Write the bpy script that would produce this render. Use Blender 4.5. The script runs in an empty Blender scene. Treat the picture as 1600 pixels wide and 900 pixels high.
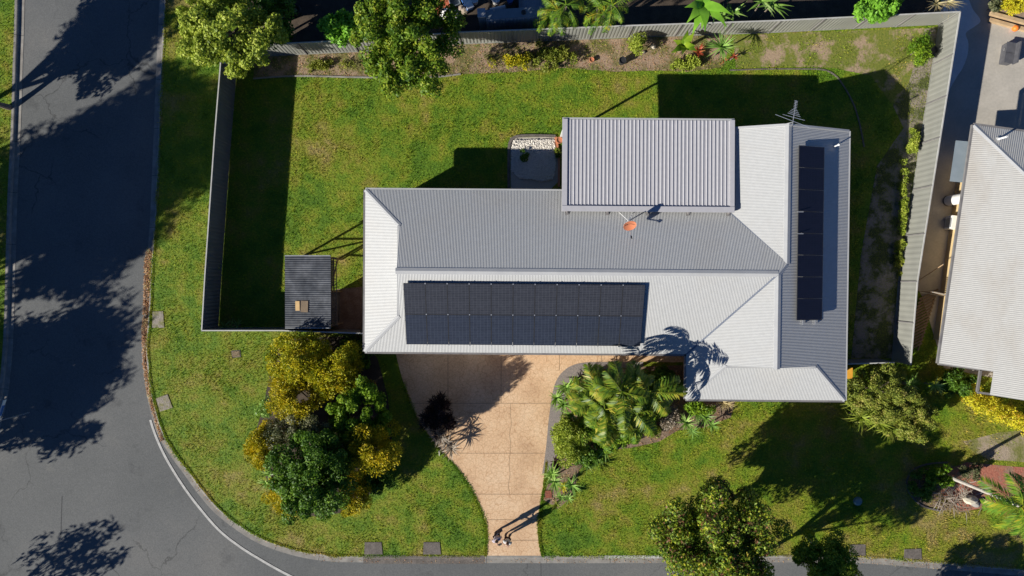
import bpy, bmesh, math, random
import numpy as np
from mathutils import Vector, Matrix
from mathutils.geometry import tessellate_polygon
R = math.radians
SC = bpy.context.scene
COL = SC.collection
rng = np.random.default_rng(7)
random.seed(7)

# ------------------------------------------------------------------ camera
H = 38.0; FPX = 1067.0; PITCH = R(-0.8)
cam_d = bpy.data.cameras.new('camera'); cam = bpy.data.objects.new('camera', cam_d); COL.objects.link(cam)
cam_d.sensor_width = 36; cam_d.lens = FPX / 1600 * 36; cam_d.clip_end = 3000; cam_d.clip_start = .5
CAMY = H * math.tan(-PITCH)
cam.location = (0, CAMY, H); cam.rotation_euler = (PITCH, 0, 0)
SC.camera = cam
# ------------------------------------------------------------------ sky, sun, exposure
ELEV = R(27); AZ = R(29.5)                     # the light travels towards image right and up
w = bpy.data.worlds.new('World'); SC.world = w; w.use_nodes = True
nt = w.node_tree; bg = nt.nodes['Background']
sky = nt.nodes.new('ShaderNodeTexSky'); sky.sky_type = 'NISHITA'; sky.sun_disc = False
sky.sun_elevation = ELEV; sky.sun_rotation = math.atan2(-math.cos(AZ), -math.sin(AZ)) % (2 * math.pi)
sky.altitude = 1500; sky.air_density = .60; sky.dust_density = .05; sky.ozone_density = 4.0
tint = nt.nodes.new('ShaderNodeMix'); tint.data_type = 'RGBA'; tint.blend_type = 'MULTIPLY'; tint.inputs[0].default_value = 1
tint.inputs[7].default_value = (.76, 1.0, 1.24, 1)                 # a deep blue, very clear sky
nt.links.new(sky.outputs[0], tint.inputs[6]); nt.links.new(tint.outputs[2], bg.inputs[0]); bg.inputs[1].default_value = .056
sd = bpy.data.lights.new('sun', 'SUN'); sun = bpy.data.objects.new('sun', sd); COL.objects.link(sun)
sd.energy = 5.0; sd.angle = R(.53); sd.color = (1, .96, .875)
SUND = Vector((math.cos(AZ) * math.cos(ELEV), math.sin(AZ) * math.cos(ELEV), -math.sin(ELEV)))
sun.rotation_euler = SUND.to_track_quat('-Z', 'Y').to_euler(); sun.location = (-40, -25, 40)
vs = SC.view_settings; vs.view_transform = 'Standard'; vs.look = 'None'; vs.exposure = .55; vs.gamma = 1
vs.use_curve_mapping = False

# ------------------------------------------------------------------ photo measurements -> metres
def P(px, py, z=0.0):
    d = Vector(((px - 800) / FPX, (450 - py) / FPX, -1))
    d.rotate(Matrix.Rotation(PITCH, 3, 'X'))
    t = (z - H) / d.z
    return Vector((d.x * t, CAMY + d.y * t, z))
HROT = R(-.45)
def HF(px, py, z):                               # the same, in the axes of the house
    p = P(px, py, z); c, s = math.cos(-HROT), math.sin(-HROT)
    return Vector((p.x * c - p.y * s, p.x * s + p.y * c, z))

# ------------------------------------------------------------------ materials
def nodes(name):
    m = bpy.data.materials.new(name); m.use_nodes = True
    n = m.node_tree; return m, n, n.nodes['Principled BSDF']
def N(n, t, **k):
    x = n.nodes.new(t)
    for a, v in k.items(): setattr(x, a, v)
    return x
def ramp(n, stops):
    r = n.nodes.new('ShaderNodeValToRGB'); e = r.color_ramp.elements
    while len(e) < len(stops): e.new(.5)
    for q, (p, c) in zip(e, stops): q.position = p; q.color = (*c, 1)
    return r
def pos(n, obj=False):
    if obj: return n.nodes.new('ShaderNodeTexCoord').outputs['Object']
    return n.nodes.new('ShaderNodeNewGeometry').outputs['Position']
def noise(n, vec, scale, detail=4, rough=.55):
    x = n.nodes.new('ShaderNodeTexNoise'); x.inputs['Scale'].default_value = scale
    x.inputs['Detail'].default_value = detail; x.inputs['Roughness'].default_value = rough
    n.links.new(vec, x.inputs['Vector']); return x
def mixc(n, fac, a, b, mode='MIX'):
    x = n.nodes.new('ShaderNodeMix'); x.data_type = 'RGBA'; x.blend_type = mode
    for s, v in ((x.inputs[0], fac), (x.inputs[6], a), (x.inputs[7], b)):
        if hasattr(v, 'is_linked'): n.links.new(v, s)
        elif isinstance(v, (int, float)): s.default_value = v
        else: s.default_value = (*v, 1)
    return x.outputs[2]
def bump(n, b, h, strength=.4, dist=.02):
    x = n.nodes.new('ShaderNodeBump'); x.inputs['Strength'].default_value = strength; x.inputs['Distance'].default_value = dist
    n.links.new(h, x.inputs['Height']); n.links.new(x.outputs[0], b.inputs['Normal'])
def mat(name, c1, c2=None, scale=6, rough=.6, metal=0, bmp=0, bscale=None, fine=None, spec=.4, lo=.35, hi=.65, obj=False):
    m, n, b = nodes(name)
    c2 = c2 or tuple(x * .8 for x in c1)
    v = pos(n, obj); t = noise(n, v, scale, 5)
    r = ramp(n, [(lo, c1), (hi, c2)]); n.links.new(t.outputs[0], r.inputs[0])
    out = r.outputs[0]
    if fine:
        t2 = noise(n, v, fine[0], 3); r2 = ramp(n, [(.3, (1 - fine[1],) * 3), (.7, (1 + fine[1],) * 3)])
        n.links.new(t2.outputs[0], r2.inputs[0]); out = mixc(n, 1.0, out, r2.outputs[0], 'MULTIPLY')
    n.links.new(out, b.inputs['Base Color'])
    b.inputs['Roughness'].default_value = rough; b.inputs['Metallic'].default_value = metal
    b.inputs['Specular IOR Level'].default_value = spec
    if bmp:
        t3 = noise(n, v, bscale or scale * 4, 4); bump(n, b, t3.outputs[0], bmp)
    return m
def leafmat(name, cols, rough=.5, trans=.28, spec=.2, k_=1.75):
    cols = [tuple(min(.7, x * k_) for x in c) for c in cols]
    m, n, b = nodes(name)
    g = n.nodes.new('ShaderNodeNewGeometry')
    k = len(cols); r = ramp(n, [(i / max(1, k - 1), c) for i, c in enumerate(cols)])
    t = noise(n, g.outputs['Position'], 1.6, 2)
    mx = N(n, 'ShaderNodeMath', operation='MULTIPLY_ADD'); mx.inputs[1].default_value = .6
    ad = N(n, 'ShaderNodeMath', operation='MULTIPLY_ADD'); ad.inputs[1].default_value = 1.6; ad.inputs[2].default_value = -.60
    n.links.new(t.outputs[0], ad.inputs[0]); n.links.new(g.outputs['Random Per Island'], mx.inputs[0])
    n.links.new(ad.outputs[0], mx.inputs[2]); mx.use_clamp = True
    n.links.new(mx.outputs[0], r.inputs[0])
    n.links.new(r.outputs[0], b.inputs['Base Color']); b.inputs['Roughness'].default_value = rough
    b.inputs['Specular IOR Level'].default_value = spec
    tr = n.nodes.new('ShaderNodeBsdfTranslucent'); ms = n.nodes.new('ShaderNodeMixShader'); ms.inputs[0].default_value = trans
    n.links.new(mixc(n, 1.0, r.outputs[0], (1.1, 1.15, .7), 'MULTIPLY'), tr.inputs[0])
    n.links.new(b.outputs[0], ms.inputs[1]); n.links.new(tr.outputs[0], ms.inputs[2])
    n.links.new(ms.outputs[0], n.nodes['Material Output'].inputs[0]); return m
def grassmat(name, k=1.0, blade=False):
    m, n, b = nodes(name); v = pos(n)
    sep = N(n, 'ShaderNodeVectorMath', operation='MULTIPLY'); sep.inputs[1].default_value = (1, 1, 0); n.links.new(v, sep.inputs[0]); v = sep.outputs[0]
    big = noise(n, v, .22, 3); mid = noise(n, v, 1.1, 4, .6); fin = noise(n, v, 9, 3)
    a = N(n, 'ShaderNodeMath', operation='MULTIPLY_ADD'); a.inputs[1].default_value = .52; n.links.new(mid.outputs[0], a.inputs[0])
    c = N(n, 'ShaderNodeMath', operation='MULTIPLY'); c.inputs[1].default_value = .55; n.links.new(big.outputs[0], c.inputs[0]); n.links.new(c.outputs[0], a.inputs[2])
    S = lambda t: tuple(x * k for x in t)
    r = ramp(n, [(.38, S((.042, .092, .007))), (.475, S((.072, .126, .009))), (.545, S((.110, .145, .011))), (.62, S((.142, .142, .020))), (.70, S((.18, .145, .050)))])
    # the lawn is drier towards the neighbour's street corner
    sx_ = n.nodes.new('ShaderNodeSeparateXYZ'); n.links.new(v, sx_.inputs[0]); d1 = n.nodes.new('ShaderNodeMapRange'); d1.inputs[1].default_value = 12; d1.inputs[2].default_value = 23
    d2 = n.nodes.new('ShaderNodeMapRange'); d2.inputs[1].default_value = -6; d2.inputs[2].default_value = -11.5; n.links.new(sx_.outputs[0], d1.inputs[0]); n.links.new(sx_.outputs[1], d2.inputs[0])
    dm = N(n, 'ShaderNodeMath', operation='MULTIPLY'); n.links.new(d1.outputs[0], dm.inputs[0]); n.links.new(d2.outputs[0], dm.inputs[1])
    da = N(n, 'ShaderNodeMath', operation='MULTIPLY_ADD'); da.inputs[1].default_value = .09; n.links.new(dm.outputs[0], da.inputs[0]); n.links.new(a.outputs[0], da.inputs[2])
    n.links.new(da.outputs[0], r.inputs[0]); out = r.outputs[0]
    r2 = ramp(n, [(.3, (.65, .7, .65)), (.7, (1.3, 1.25, 1.2))]); n.links.new(fin.outputs[0], r2.inputs[0])
    out = mixc(n, 1.0, out, r2.outputs[0], 'MULTIPLY')
    if blade:
        g = n.nodes.new('ShaderNodeNewGeometry')
        r3 = ramp(n, [(0, (.6, .65, .55)), (.8, (1.25, 1.2, 1.1)), (1, (2.0, 1.6, 1.6))]); n.links.new(g.outputs['Random Per Island'], r3.inputs[0])
        out = mixc(n, 1.0, out, r3.outputs[0], 'MULTIPLY')
    n.links.new(out, b.inputs['Base Color']); b.inputs['Roughness'].default_value = .7; b.inputs['Specular IOR Level'].default_value = .2
    if blade:
        tr = n.nodes.new('ShaderNodeBsdfTranslucent'); ms = n.nodes.new('ShaderNodeMixShader'); ms.inputs[0].default_value = .3
        n.links.new(out, tr.inputs[0]); n.links.new(b.outputs[0], ms.inputs[1]); n.links.new(tr.outputs[0], ms.inputs[2])
        n.links.new(ms.outputs[0], n.nodes['Material Output'].inputs[0])
    else:
        bump(n, b, fin.outputs[0], .6, .06)
    return m
def patchmat(name, c1, c2, g1, g2, scale=.9, lo=.46, hi=.56):
    m, n, b = nodes(name); v = pos(n); t = noise(n, v, scale, 6, .65); r = ramp(n, [(lo, (0, 0, 0)), (hi, (1, 1, 1))]); n.links.new(t.outputs[0], r.inputs[0])
    f = noise(n, v, 9, 4, .7); ra = ramp(n, [(.35, c1), (.65, c2)]); rb = ramp(n, [(.35, g1), (.65, g2)]); n.links.new(f.outputs[0], ra.inputs[0]); n.links.new(f.outputs[0], rb.inputs[0])
    n.links.new(mixc(n, r.outputs[0], rb.outputs[0], ra.outputs[0]), b.inputs['Base Color']); b.inputs['Roughness'].default_value = .9; bump(n, b, f.outputs[0], .6, .05); return m
def asphaltmat():
    m, n, b = nodes('asphalt'); v = pos(n)
    big = noise(n, v, .16, 4); fin = noise(n, v, 14, 4, .7); st = noise(n, v, 55, 2)
    r = ramp(n, [(.32, (.118, .122, .122)), (.55, (.140, .143, .142)), (.72, (.166, .164, .158))]); n.links.new(big.outputs[0], r.inputs[0])
    r2 = ramp(n, [(.3, (.80, .80, .80)), (.7, (1.16, 1.15, 1.13))]); n.links.new(fin.outputs[0], r2.inputs[0])
    o = mixc(n, 1.0, r.outputs[0], r2.outputs[0], 'MULTIPLY')
    r3 = ramp(n, [(.62, (1, 1, 1)), (.74, (1.7, 1.65, 1.55))]); n.links.new(st.outputs[0], r3.inputs[0])
    o = mixc(n, 1.0, o, r3.outputs[0], 'MULTIPLY')
    wv = noise(n, v, 1.1, 4); of = N(n, 'ShaderNodeVectorMath', operation='MULTIPLY_ADD'); of.inputs[1].default_value = (1.4, 1.4, 0); n.links.new(wv.outputs['Color'], of.inputs[0]); n.links.new(v, of.inputs[2])
    vo = N(n, 'ShaderNodeTexVoronoi', feature='DISTANCE_TO_EDGE'); vo.inputs['Scale'].default_value = .28; n.links.new(of.outputs[0], vo.inputs['Vector'])
    ck = ramp(n, [(0, (.45, .45, .45)), (.006, (.7, .7, .7)), (.014, (1, 1, 1))]); n.links.new(vo.outputs[0], ck.inputs[0])
    mk = noise(n, v, .13, 2); mr = ramp(n, [(.50, (0, 0, 0)), (.58, (.8, .8, .8))]); n.links.new(mk.outputs[0], mr.inputs[0])
    o = mixc(n, mr.outputs[0], o, mixc(n, 1.0, o, ck.outputs[0], 'MULTIPLY'))
    sn = noise(n, v, .55, 6, .7); sr = ramp(n, [(.30, (.74, .74, .75)), (.42, (1, 1, 1)), (.62, (1, 1, 1)), (.74, (1.14, 1.12, 1.08))]); n.links.new(sn.outputs[0], sr.inputs[0])
    o = mixc(n, 1.0, o, sr.outputs[0], 'MULTIPLY')
    n.links.new(o, b.inputs['Base Color']); b.inputs['Roughness'].default_value = .9; b.inputs['Specular IOR Level'].default_value = .2
    bump(n, b, fin.outputs[0], .3, .02); return m
def drivemat():
    m, n, b = nodes('stamped_concrete'); v = pos(n)
    wv = noise(n, v, 1.3, 3); off = N(n, 'ShaderNodeVectorMath', operation='MULTIPLY_ADD'); off.inputs[1].default_value = (.5, .5, 0)
    n.links.new(wv.outputs['Color'], off.inputs[0]); n.links.new(v, off.inputs[2])
    vo = N(n, 'ShaderNodeTexVoronoi', feature='DISTANCE_TO_EDGE'); vo.inputs['Scale'].default_value = 3.6; n.links.new(off.outputs[0], vo.inputs['Vector'])
    cr = ramp(n, [(0, (.72, .62, .54)), (.025, (.88, .83, .79)), (.06, (1, 1, 1))]); n.links.new(vo.outputs[0], cr.inputs[0])
    mk = noise(n, v, .9, 3); mr = ramp(n, [(.42, (0, 0, 0)), (.6, (1, 1, 1))]); n.links.new(mk.outputs[0], mr.inputs[0])
    big = noise(n, v, .55, 5); r = ramp(n, [(.3, (.51, .325, .185)), (.50, (.64, .43, .255)), (.68, (.69, .49, .31))]); n.links.new(big.outputs[0], r.inputs[0])
    fin = noise(n, v, 11, 4, .7); r2 = ramp(n, [(.3, (.80, .78, .76)), (.62, (1.1, 1.1, 1.1))]); n.links.new(fin.outputs[0], r2.inputs[0])
    o = mixc(n, 1.0, r.outputs[0], r2.outputs[0], 'MULTIPLY')
    o = mixc(n, mixc(n, .75, mr.outputs[0], (1, 1, 1)), o, mixc(n, 1.0, o, cr.outputs[0], 'MULTIPLY'))
    n.links.new(o, b.inputs['Base Color']); b.inputs['Roughness'].default_value = .7; bump(n, b, fin.outputs[0], .25, .015)
    return m
def roofmat(name, c, dirt=(.42, .36, .28), amount=.25, scale=(.35, .35, .35), rough=.42):
    m, n, b = nodes(name); v = pos(n)
    mp = N(n, 'ShaderNodeVectorMath', operation='MULTIPLY'); mp.inputs[1].default_value = scale; n.links.new(v, mp.inputs[0])
    t = noise(n, mp.outputs[0], 1.0, 6, .6); r = ramp(n, [(.50, (0, 0, 0)), (.75, (amount,) * 3)]); n.links.new(t.outputs[0], r.inputs[0])
    f = noise(n, v, 5, 3); r2 = ramp(n, [(.3, (.95, .95, .95)), (.7, (1.03, 1.03, 1.03))]); n.links.new(f.outputs[0], r2.inputs[0])
    o = mixc(n, r.outputs[0], c, dirt); o = mixc(n, 1.0, o, r2.outputs[0], 'MULTIPLY')
    n.links.new(o, b.inputs['Base Color']); b.inputs['Roughness'].default_value = rough; b.inputs['Specular IOR Level'].default_value = .35
    return m
def panelmat(name, base, line):
    m, n, b = nodes(name); v = pos(n, True)
    br = n.nodes.new('ShaderNodeTexBrick'); br.offset = 0; br.inputs['Scale'].default_value = 1
    br.inputs['Brick Width'].default_value = .178; br.inputs['Row Height'].default_value = .092; br.inputs['Mortar Size'].default_value = .004
    br.inputs['Color1'].default_value = (*base, 1); br.inputs['Color2'].default_value = (*[x * 1.25 for x in base], 1); br.inputs['Mortar'].default_value = (*line, 1)
    n.links.new(v, br.inputs['Vector']); n.links.new(br.outputs[0], b.inputs['Base Color'])
    b.inputs['Roughness'].default_value = .28; b.inputs['Specular IOR Level'].default_value = .45; return m

M = dict(
 grass=grassmat('lawn_grass', 1.5), blade=grassmat('grass_blade', 2.4, True), asphalt=asphaltmat(), drive=drivemat(),
 earth=mat('earth', (.16, .105, .065), (.24, .17, .12), 2.2, .9, bmp=.5, bscale=12, fine=(16, .3)),
 darkearthshade=mat('dark_earth_with_shade', (.045, .034, .024), (.08, .058, .04), 2.2, .9, bmp=.5, bscale=12, fine=(16, .3)),  # dark soil, with the bed's shade put into its colour
 bedsoil=patchmat('bed_soil', (.25, .17, .11), (.37, .26, .18), (.10, .09, .03), (.17, .16, .04), 1.0, .42, .56),
 dirt=mat('bare_dirt', (.26, .19, .12), (.19, .17, .06), .8, .95, bmp=.4, bscale=14, fine=(18, .22)),
 drydirt=patchmat('dry_patchy_ground', (.30, .235, .165), (.38, .30, .22), (.13, .14, .03), (.20, .19, .05), .8, .40, .55),
 redmulch=patchmat('red_bark_mulch', (.30, .095, .06), (.42, .16, .10), (.20, .12, .075), (.30, .20, .13), 1.5, .40, .52),
 sidedirt=patchmat('patchy_side_dirt', (.24, .20, .16), (.30, .25, .20), (.045, .06, .015), (.09, .10, .025)),
 wornlawn=patchmat('worn_lawn', (.30, .21, .14), (.38, .28, .18), (.10, .14, .014), (.20, .20, .03), .8, .50, .60),
 padmix=patchmat('grass_stained_concrete', (.24, .21, .17), (.32, .28, .23), (.16, .16, .05), (.24, .22, .10), 2.2, .38, .52),
 mulch=mat('red_mulch', (.30, .085, .05), (.20, .07, .045), 7, .9, bmp=.8, bscale=20, fine=(24, .4)),
 kerb=mat('kerb_concrete', (.30, .28, .25), (.20, .185, .165), 2.5, .85, bmp=.2, bscale=20, fine=(10, .15)),
 darkkerb=mat('weathered_concrete', (.11, .095, .082), (.16, .138, .12), 3, .85, bmp=.3, bscale=20, fine=(12, .2)),
 conc=mat('yard_concrete', (.46, .42, .36), (.38, .35, .30), .9, .8, fine=(8, .07)),
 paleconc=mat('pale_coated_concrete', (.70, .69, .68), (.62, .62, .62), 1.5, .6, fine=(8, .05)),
 paint=mat('road_paint', (.50, .49, .46), (.38, .37, .35), 5, .7, fine=(20, .2)),
 gravel=mat('gravel', (.30, .25, .22), (.19, .17, .16), 22, .9, bmp=.8, bscale=30, fine=(40, .4)),
 joint=mat('joint_line', (.20, .13, .08), (.26, .17, .10), 4, .9),
 crack=mat('asphalt_seam', (.055, .055, .055), (.08, .08, .08), 4, .9),
 roof=roofmat('off_white_roof_steel', (.44, .44, .43), amount=.16, rough=.5),
 patio=roofmat('pale_grey_patio_steel', (.45, .44, .455), amount=.04),
 nroof=roofmat('weathered_white_roof_steel', (.44, .43, .405), (.30, .24, .17), .38, (.5, .25, .5)),
 cap=mat('ridge_cap_steel', (.43, .43, .425), (.39, .39, .39), 2, .45),
 gutter=mat('dark_gutter', (.16, .15, .15), (.22, .21, .20), 2, .5),
 valley=mat('valley_metal', (.15, .17, .22), (.20, .22, .26), 2, .5),
 brick=mat('tan_brick', (.38, .25, .16), (.30, .19, .12), 6, .85, bmp=.3, bscale=14),
 cream=mat('cream_wall', (.62, .46, .24), (.56, .42, .22), 2, .8, fine=(9, .06)),
 white=mat('white_paint', (.76, .75, .73), (.70, .69, .67), 3, .5),
 glass=mat('dark_window_glass', (.03, .035, .04), (.045, .05, .055), 2, .08, spec=.6),
 pv=panelmat('solar_cells', (.028, .030, .038), (.085, .088, .10)),
 pvb=panelmat('blue_solar_cells', (.021, .026, .040), (.075, .085, .11)),
 pvd=panelmat('reflectionless_cells', (.008, .009, .018), (.02, .022, .035)),  # darker copy: the missing sky reflection is put into the cell colour
 pvframe=mat('black_panel_frame', (.03, .03, .033), (.04, .04, .044), 3, .4),
 alu=mat('aluminium', (.62, .63, .64), (.55, .56, .57), 4, .35, .7),
 galv=mat('galvanised', (.45, .46, .47), (.36, .37, .38), 6, .45, .5),
 orange=mat('orange_dish', (.62, .21, .10), (.56, .19, .09), 4, .5),
 black=mat('black_plastic', (.022, .022, .024), (.035, .035, .037), 5, .5),
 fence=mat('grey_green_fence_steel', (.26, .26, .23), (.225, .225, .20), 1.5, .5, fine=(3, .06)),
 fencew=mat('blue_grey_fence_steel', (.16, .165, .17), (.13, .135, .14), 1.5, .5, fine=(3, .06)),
 rail=mat('pale_fence_rail', (.50, .49, .46), (.42, .41, .38), 3, .5),
 shed=mat('old_shed_steel', (.055, .06, .07), (.13, .135, .145), 1.1, .5, fine=(5, .25), lo=.4, hi=.7),
 timber=mat('grey_timber', (.26, .19, .12), (.18, .13, .085), 4, .85, bmp=.3, bscale=20),
 ply=mat('plywood', (.66, .44, .20), (.58, .38, .17), 5, .75),
 sleeper=mat('pale_sleeper', (.52, .38, .22), (.40, .27, .15), 3, .85, bmp=.3, bscale=18),
 bark=mat('bark', (.15, .11, .08), (.22, .18, .14), 9, .9, bmp=.6, bscale=20),
 palebark=mat('pale_bark', (.50, .46, .40), (.38, .34, .29), 9, .85, bmp=.4, bscale=20),
 terra=mat('terracotta', (.55, .22, .11), (.45, .18, .09), 4, .8),
 brickred=mat('red_brick_rubble', (.50, .13, .06), (.38, .10, .05), 6, .9, bmp=.6, bscale=15, fine=(20, .3)),
 rock=mat('pale_rock', (.62, .55, .42), (.48, .42, .33), 5, .9, bmp=.6, bscale=10),
 pebble=mat('white_pebbles', (.78, .73, .65), (.66, .61, .54), 9, .8),
 blue=mat('blue_plastic', (.05, .16, .42), (.04, .13, .36), 4, .45),
 bluelid=mat('pale_blue_lid', (.16, .26, .29), (.13, .22, .25), 4, .5),
 steelblue=mat('grey_steel_sheet', (.34, .37, .42), (.28, .31, .36), 3, .45, fine=(8, .1)),
 awn=mat('blue_grey_awning_sheet', (.20, .235, .26), (.17, .205, .23), 2, .4),
 tyre=mat('rubber', (.02, .02, .02), (.03, .03, .03), 8, .8),
 red=mat('red_paint', (.45, .03, .03), (.38, .03, .03), 4, .5),
 ball=mat('orange_ball', (.85, .22, .03), (.78, .18, .03), 5, .5),
 yellowbin=mat('orange_yellow_plastic', (.75, .38, .05), (.68, .33, .04), 4, .5),
 bench=mat('charcoal_bench', (.10, .10, .11), (.075, .075, .085), 4, .6),
 twig=mat('dry_twigs', (.40, .33, .25), (.28, .22, .17), 12, .9),
 skin=mat('skin', (.55, .34, .24), (.50, .31, .22), 8, .55),
 hair=mat('dark_hair', (.025, .014, .010), (.035, .02, .014), 20, .5),
 brownhair=mat('brown_hair', (.07, .03, .018), (.05, .022, .014), 20, .5),
 lilac=mat('pale_lilac_cloth', (.52, .46, .50), (.47, .41, .45), 6, .85),
 greyc=mat('pale_grey_cloth', (.60, .60, .58), (.54, .54, .52), 6, .85),
 navy=mat('dark_cloth', (.03, .03, .045), (.04, .04, .055), 6, .85),
 maroonc=mat('dark_brown_cloth', (.06, .03, .025), (.05, .025, .02), 6, .85),
)
L = dict(
 tree=leafmat('tree_leaf', [(.022, .055, .006), (.060, .11, .008), (.12, .17, .014), (.20, .22, .02)]),
 lime=leafmat('lime_leaf', [(.06, .09, .012), (.13, .17, .02), (.21, .25, .03), (.30, .32, .06)]),
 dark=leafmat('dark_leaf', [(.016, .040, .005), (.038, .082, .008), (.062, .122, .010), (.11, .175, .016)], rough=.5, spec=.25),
 mid=leafmat('mid_green_leaf', [(.028, .07, .005), (.062, .122, .007), (.11, .175, .010), (.19, .26, .02)]),
 bright=leafmat('bright_green_leaf', [(.06, .15, .015), (.11, .24, .02), (.16, .32, .03)]),
 gold=leafmat('golden_leaf', [(.085, .095, .006), (.19, .18, .008), (.31, .25, .010), (.42, .29, .012)], k_=1.65),
 golddull=leafmat('olive_gold_leaf', [(.07, .095, .007), (.17, .18, .009), (.30, .26, .011), (.42, .31, .014)]),
 grey=leafmat('grey_green_leaf', [(.03, .04, .02), (.07, .08, .035), (.12, .12, .06), (.20, .19, .13)]),
 mixed=leafmat('red_tipped_leaf', [(.20, .075, .045), (.11, .06, .03), (.035, .065, .008), (.055, .095, .010), (.10, .145, .014), (.18, .22, .018), (.27, .27, .02), (.24, .11, .055)], k_=1.8),
 olive=leafmat('olive_leaf', [(.055, .075, .012), (.11, .135, .020), (.18, .195, .03), (.24, .20, .06)]),
 yellow=leafmat('yellow_leaf', [(.16, .16, .012), (.32, .28, .015), (.46, .38, .02), (.40, .20, .03)]),
 palm=leafmat('palm_leaf', [(.020, .046, .006), (.050, .088, .008), (.105, .14, .011), (.25, .21, .03)], rough=.4),
 cane=leafmat('cane_palm_leaf', [(.035, .085, .010), (.065, .135, .013), (.13, .20, .016), (.30, .25, .02)], rough=.45, k_=1.5),
 strap=leafmat('strap_leaf', [(.05, .10, .02), (.10, .18, .03), (.18, .28, .06), (.30, .38, .14)], rough=.4),
 yuc=leafmat('yucca_leaf', [(.08, .15, .03), (.14, .24, .05), (.24, .34, .10)], rough=.4),
 maroon=leafmat('maroon_leaf', [(.014, .010, .010), (.028, .016, .015), (.05, .026, .024), (.11, .07, .055)], rough=.4, k_=1.0),
 redfl=leafmat('red_bract', [(.22, .03, .02), (.32, .07, .03), (.30, .16, .05)], k_=1.2),
 straw=leafmat('straw', [(.22, .17, .08), (.34, .27, .14), (.46, .38, .22)]),
 weed=leafmat('weed_leaf', [(.06, .085, .012), (.12, .145, .018), (.20, .19, .035)]),
 litter=leafmat('dead_leaf', [(.14, .07, .035), (.24, .12, .06), (.36, .22, .12), (.30, .26, .12)]),
 deadgrey=leafmat('dead_frond', [(.10, .08, .06), (.22, .18, .14), (.38, .34, .30)]),
)

# ------------------------------------------------------------------ mesh building
class MB:
    def __init__(s): s.v = []; s.f = []
    def add(s, vs, fs):
        o = len(s.v); s.v += [tuple(x) for x in vs]; s.f += [tuple(i + o for i in f) for f in fs]; return s
    def quad(s, a, b, c, d): return s.add([a, b, c, d], [(0, 1, 2, 3)])
    def box(s, c, d, rz=0, rot=None):
        hx, hy, hz = d[0] / 2, d[1] / 2, d[2] / 2
        m = rot or Matrix.Rotation(rz, 3, 'Z'); c = Vector(c)
        vs = [c + m @ Vector((x * hx, y * hy, z * hz)) for z in (-1, 1) for x, y in ((-1, -1), (1, -1), (1, 1), (-1, 1))]
        return s.add(vs, [(3, 2, 1, 0), (4, 5, 6, 7), (0, 1, 5, 4), (1, 2, 6, 5), (2, 3, 7, 6), (3, 0, 4, 7)])
    def bar(s, a, b, wd, ht):                        # a squared bar from a to b
        a, b = Vector(a), Vector(b); d = b - a; ln = d.length; q = d.to_track_quat('X', 'Z').to_matrix()
        return s.box((a + b) / 2, (ln, wd, ht), rot=q)
    def tube(s, pts, rad, n=7, cap=True):
        pts = [Vector(p) for p in pts]; rings = []
        for i, p in enumerate(pts):
            d = (pts[min(i + 1, len(pts) - 1)] - pts[max(i - 1, 0)]).normalized()
            u = d.orthogonal().normalized() if i == 0 else (u - d * u.dot(d)).normalized()
            w_ = d.cross(u); r = rad[i] if isinstance(rad, (list, tuple)) else rad
            rings.append([p + (u * math.cos(2 * math.pi * k / n) + w_ * math.sin(2 * math.pi * k / n)) * r for k in range(n)])
        vs = [v for r in rings for v in r]; fs = []
        for i in range(len(rings) - 1):
            for k in range(n): fs.append((i * n + k, i * n + (k + 1) % n, (i + 1) * n + (k + 1) % n, (i + 1) * n + k))
        if cap: fs.append(tuple(range(n - 1, -1, -1))); fs.append(tuple((len(rings) - 1) * n + k for k in range(n)))
        return s.add(vs, fs)
    def lathe(s, c, prof, n=20, sq=None):
        c = Vector(c); vs = [c + Vector((r * math.cos(2 * math.pi * k / n), r * math.sin(2 * math.pi * k / n), z)) for r, z in prof for k in range(n)]
        fs = [(i * n + k, i * n + (k + 1) % n, (i + 1) * n + (k + 1) % n, (i + 1) * n + k) for i in range(len(prof) - 1) for k in range(n)]
        fs.append(tuple(range(n - 1, -1, -1))); fs.append(tuple((len(prof) - 1) * n + k for k in range(n)))
        return s.add(vs, fs)
    def poly(s, pts, z=None, skirt=None):            # flat sheet of any outline, with an optional skirt down to a height
        pts = [Vector((p[0], p[1], z if z is not None else p[2])) for p in pts]
        ar = sum(pts[i].x * pts[(i + 1) % len(pts)].y - pts[(i + 1) % len(pts)].x * pts[i].y for i in range(len(pts)))
        if ar < 0: pts.reverse()
        tri = tessellate_polygon([pts]); fs = []
        for a, b, c in tri:
            n_ = (pts[b] - pts[a]).cross(pts[c] - pts[a]); fs.append((a, b, c) if n_.z > 0 else (c, b, a))
        s.add(pts, fs)
        if skirt is not None:
            k = len(pts); lo = [Vector((p.x, p.y, skirt)) for p in pts]
            s.add(pts + lo, [(i, k + i, k + (i + 1) % k, (i + 1) % k) for i in range(k)])
        return s
    def build(s, name, m, parent=None, base=None, smooth=False):
        b = Vector(base) if base is not None else Vector((0, 0, 0))
        me = bpy.data.meshes.new(name); me.from_pydata([(x - b.x, y - b.y, z - b.z) for x, y, z in s.v], [], s.f); me.update()
        if smooth: me.polygons.foreach_set('use_smooth', [True] * len(me.polygons))
        o = bpy.data.objects.new(name, me); COL.objects.link(o); me.materials.append(m)
        if parent: o.parent = parent
        return o
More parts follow.
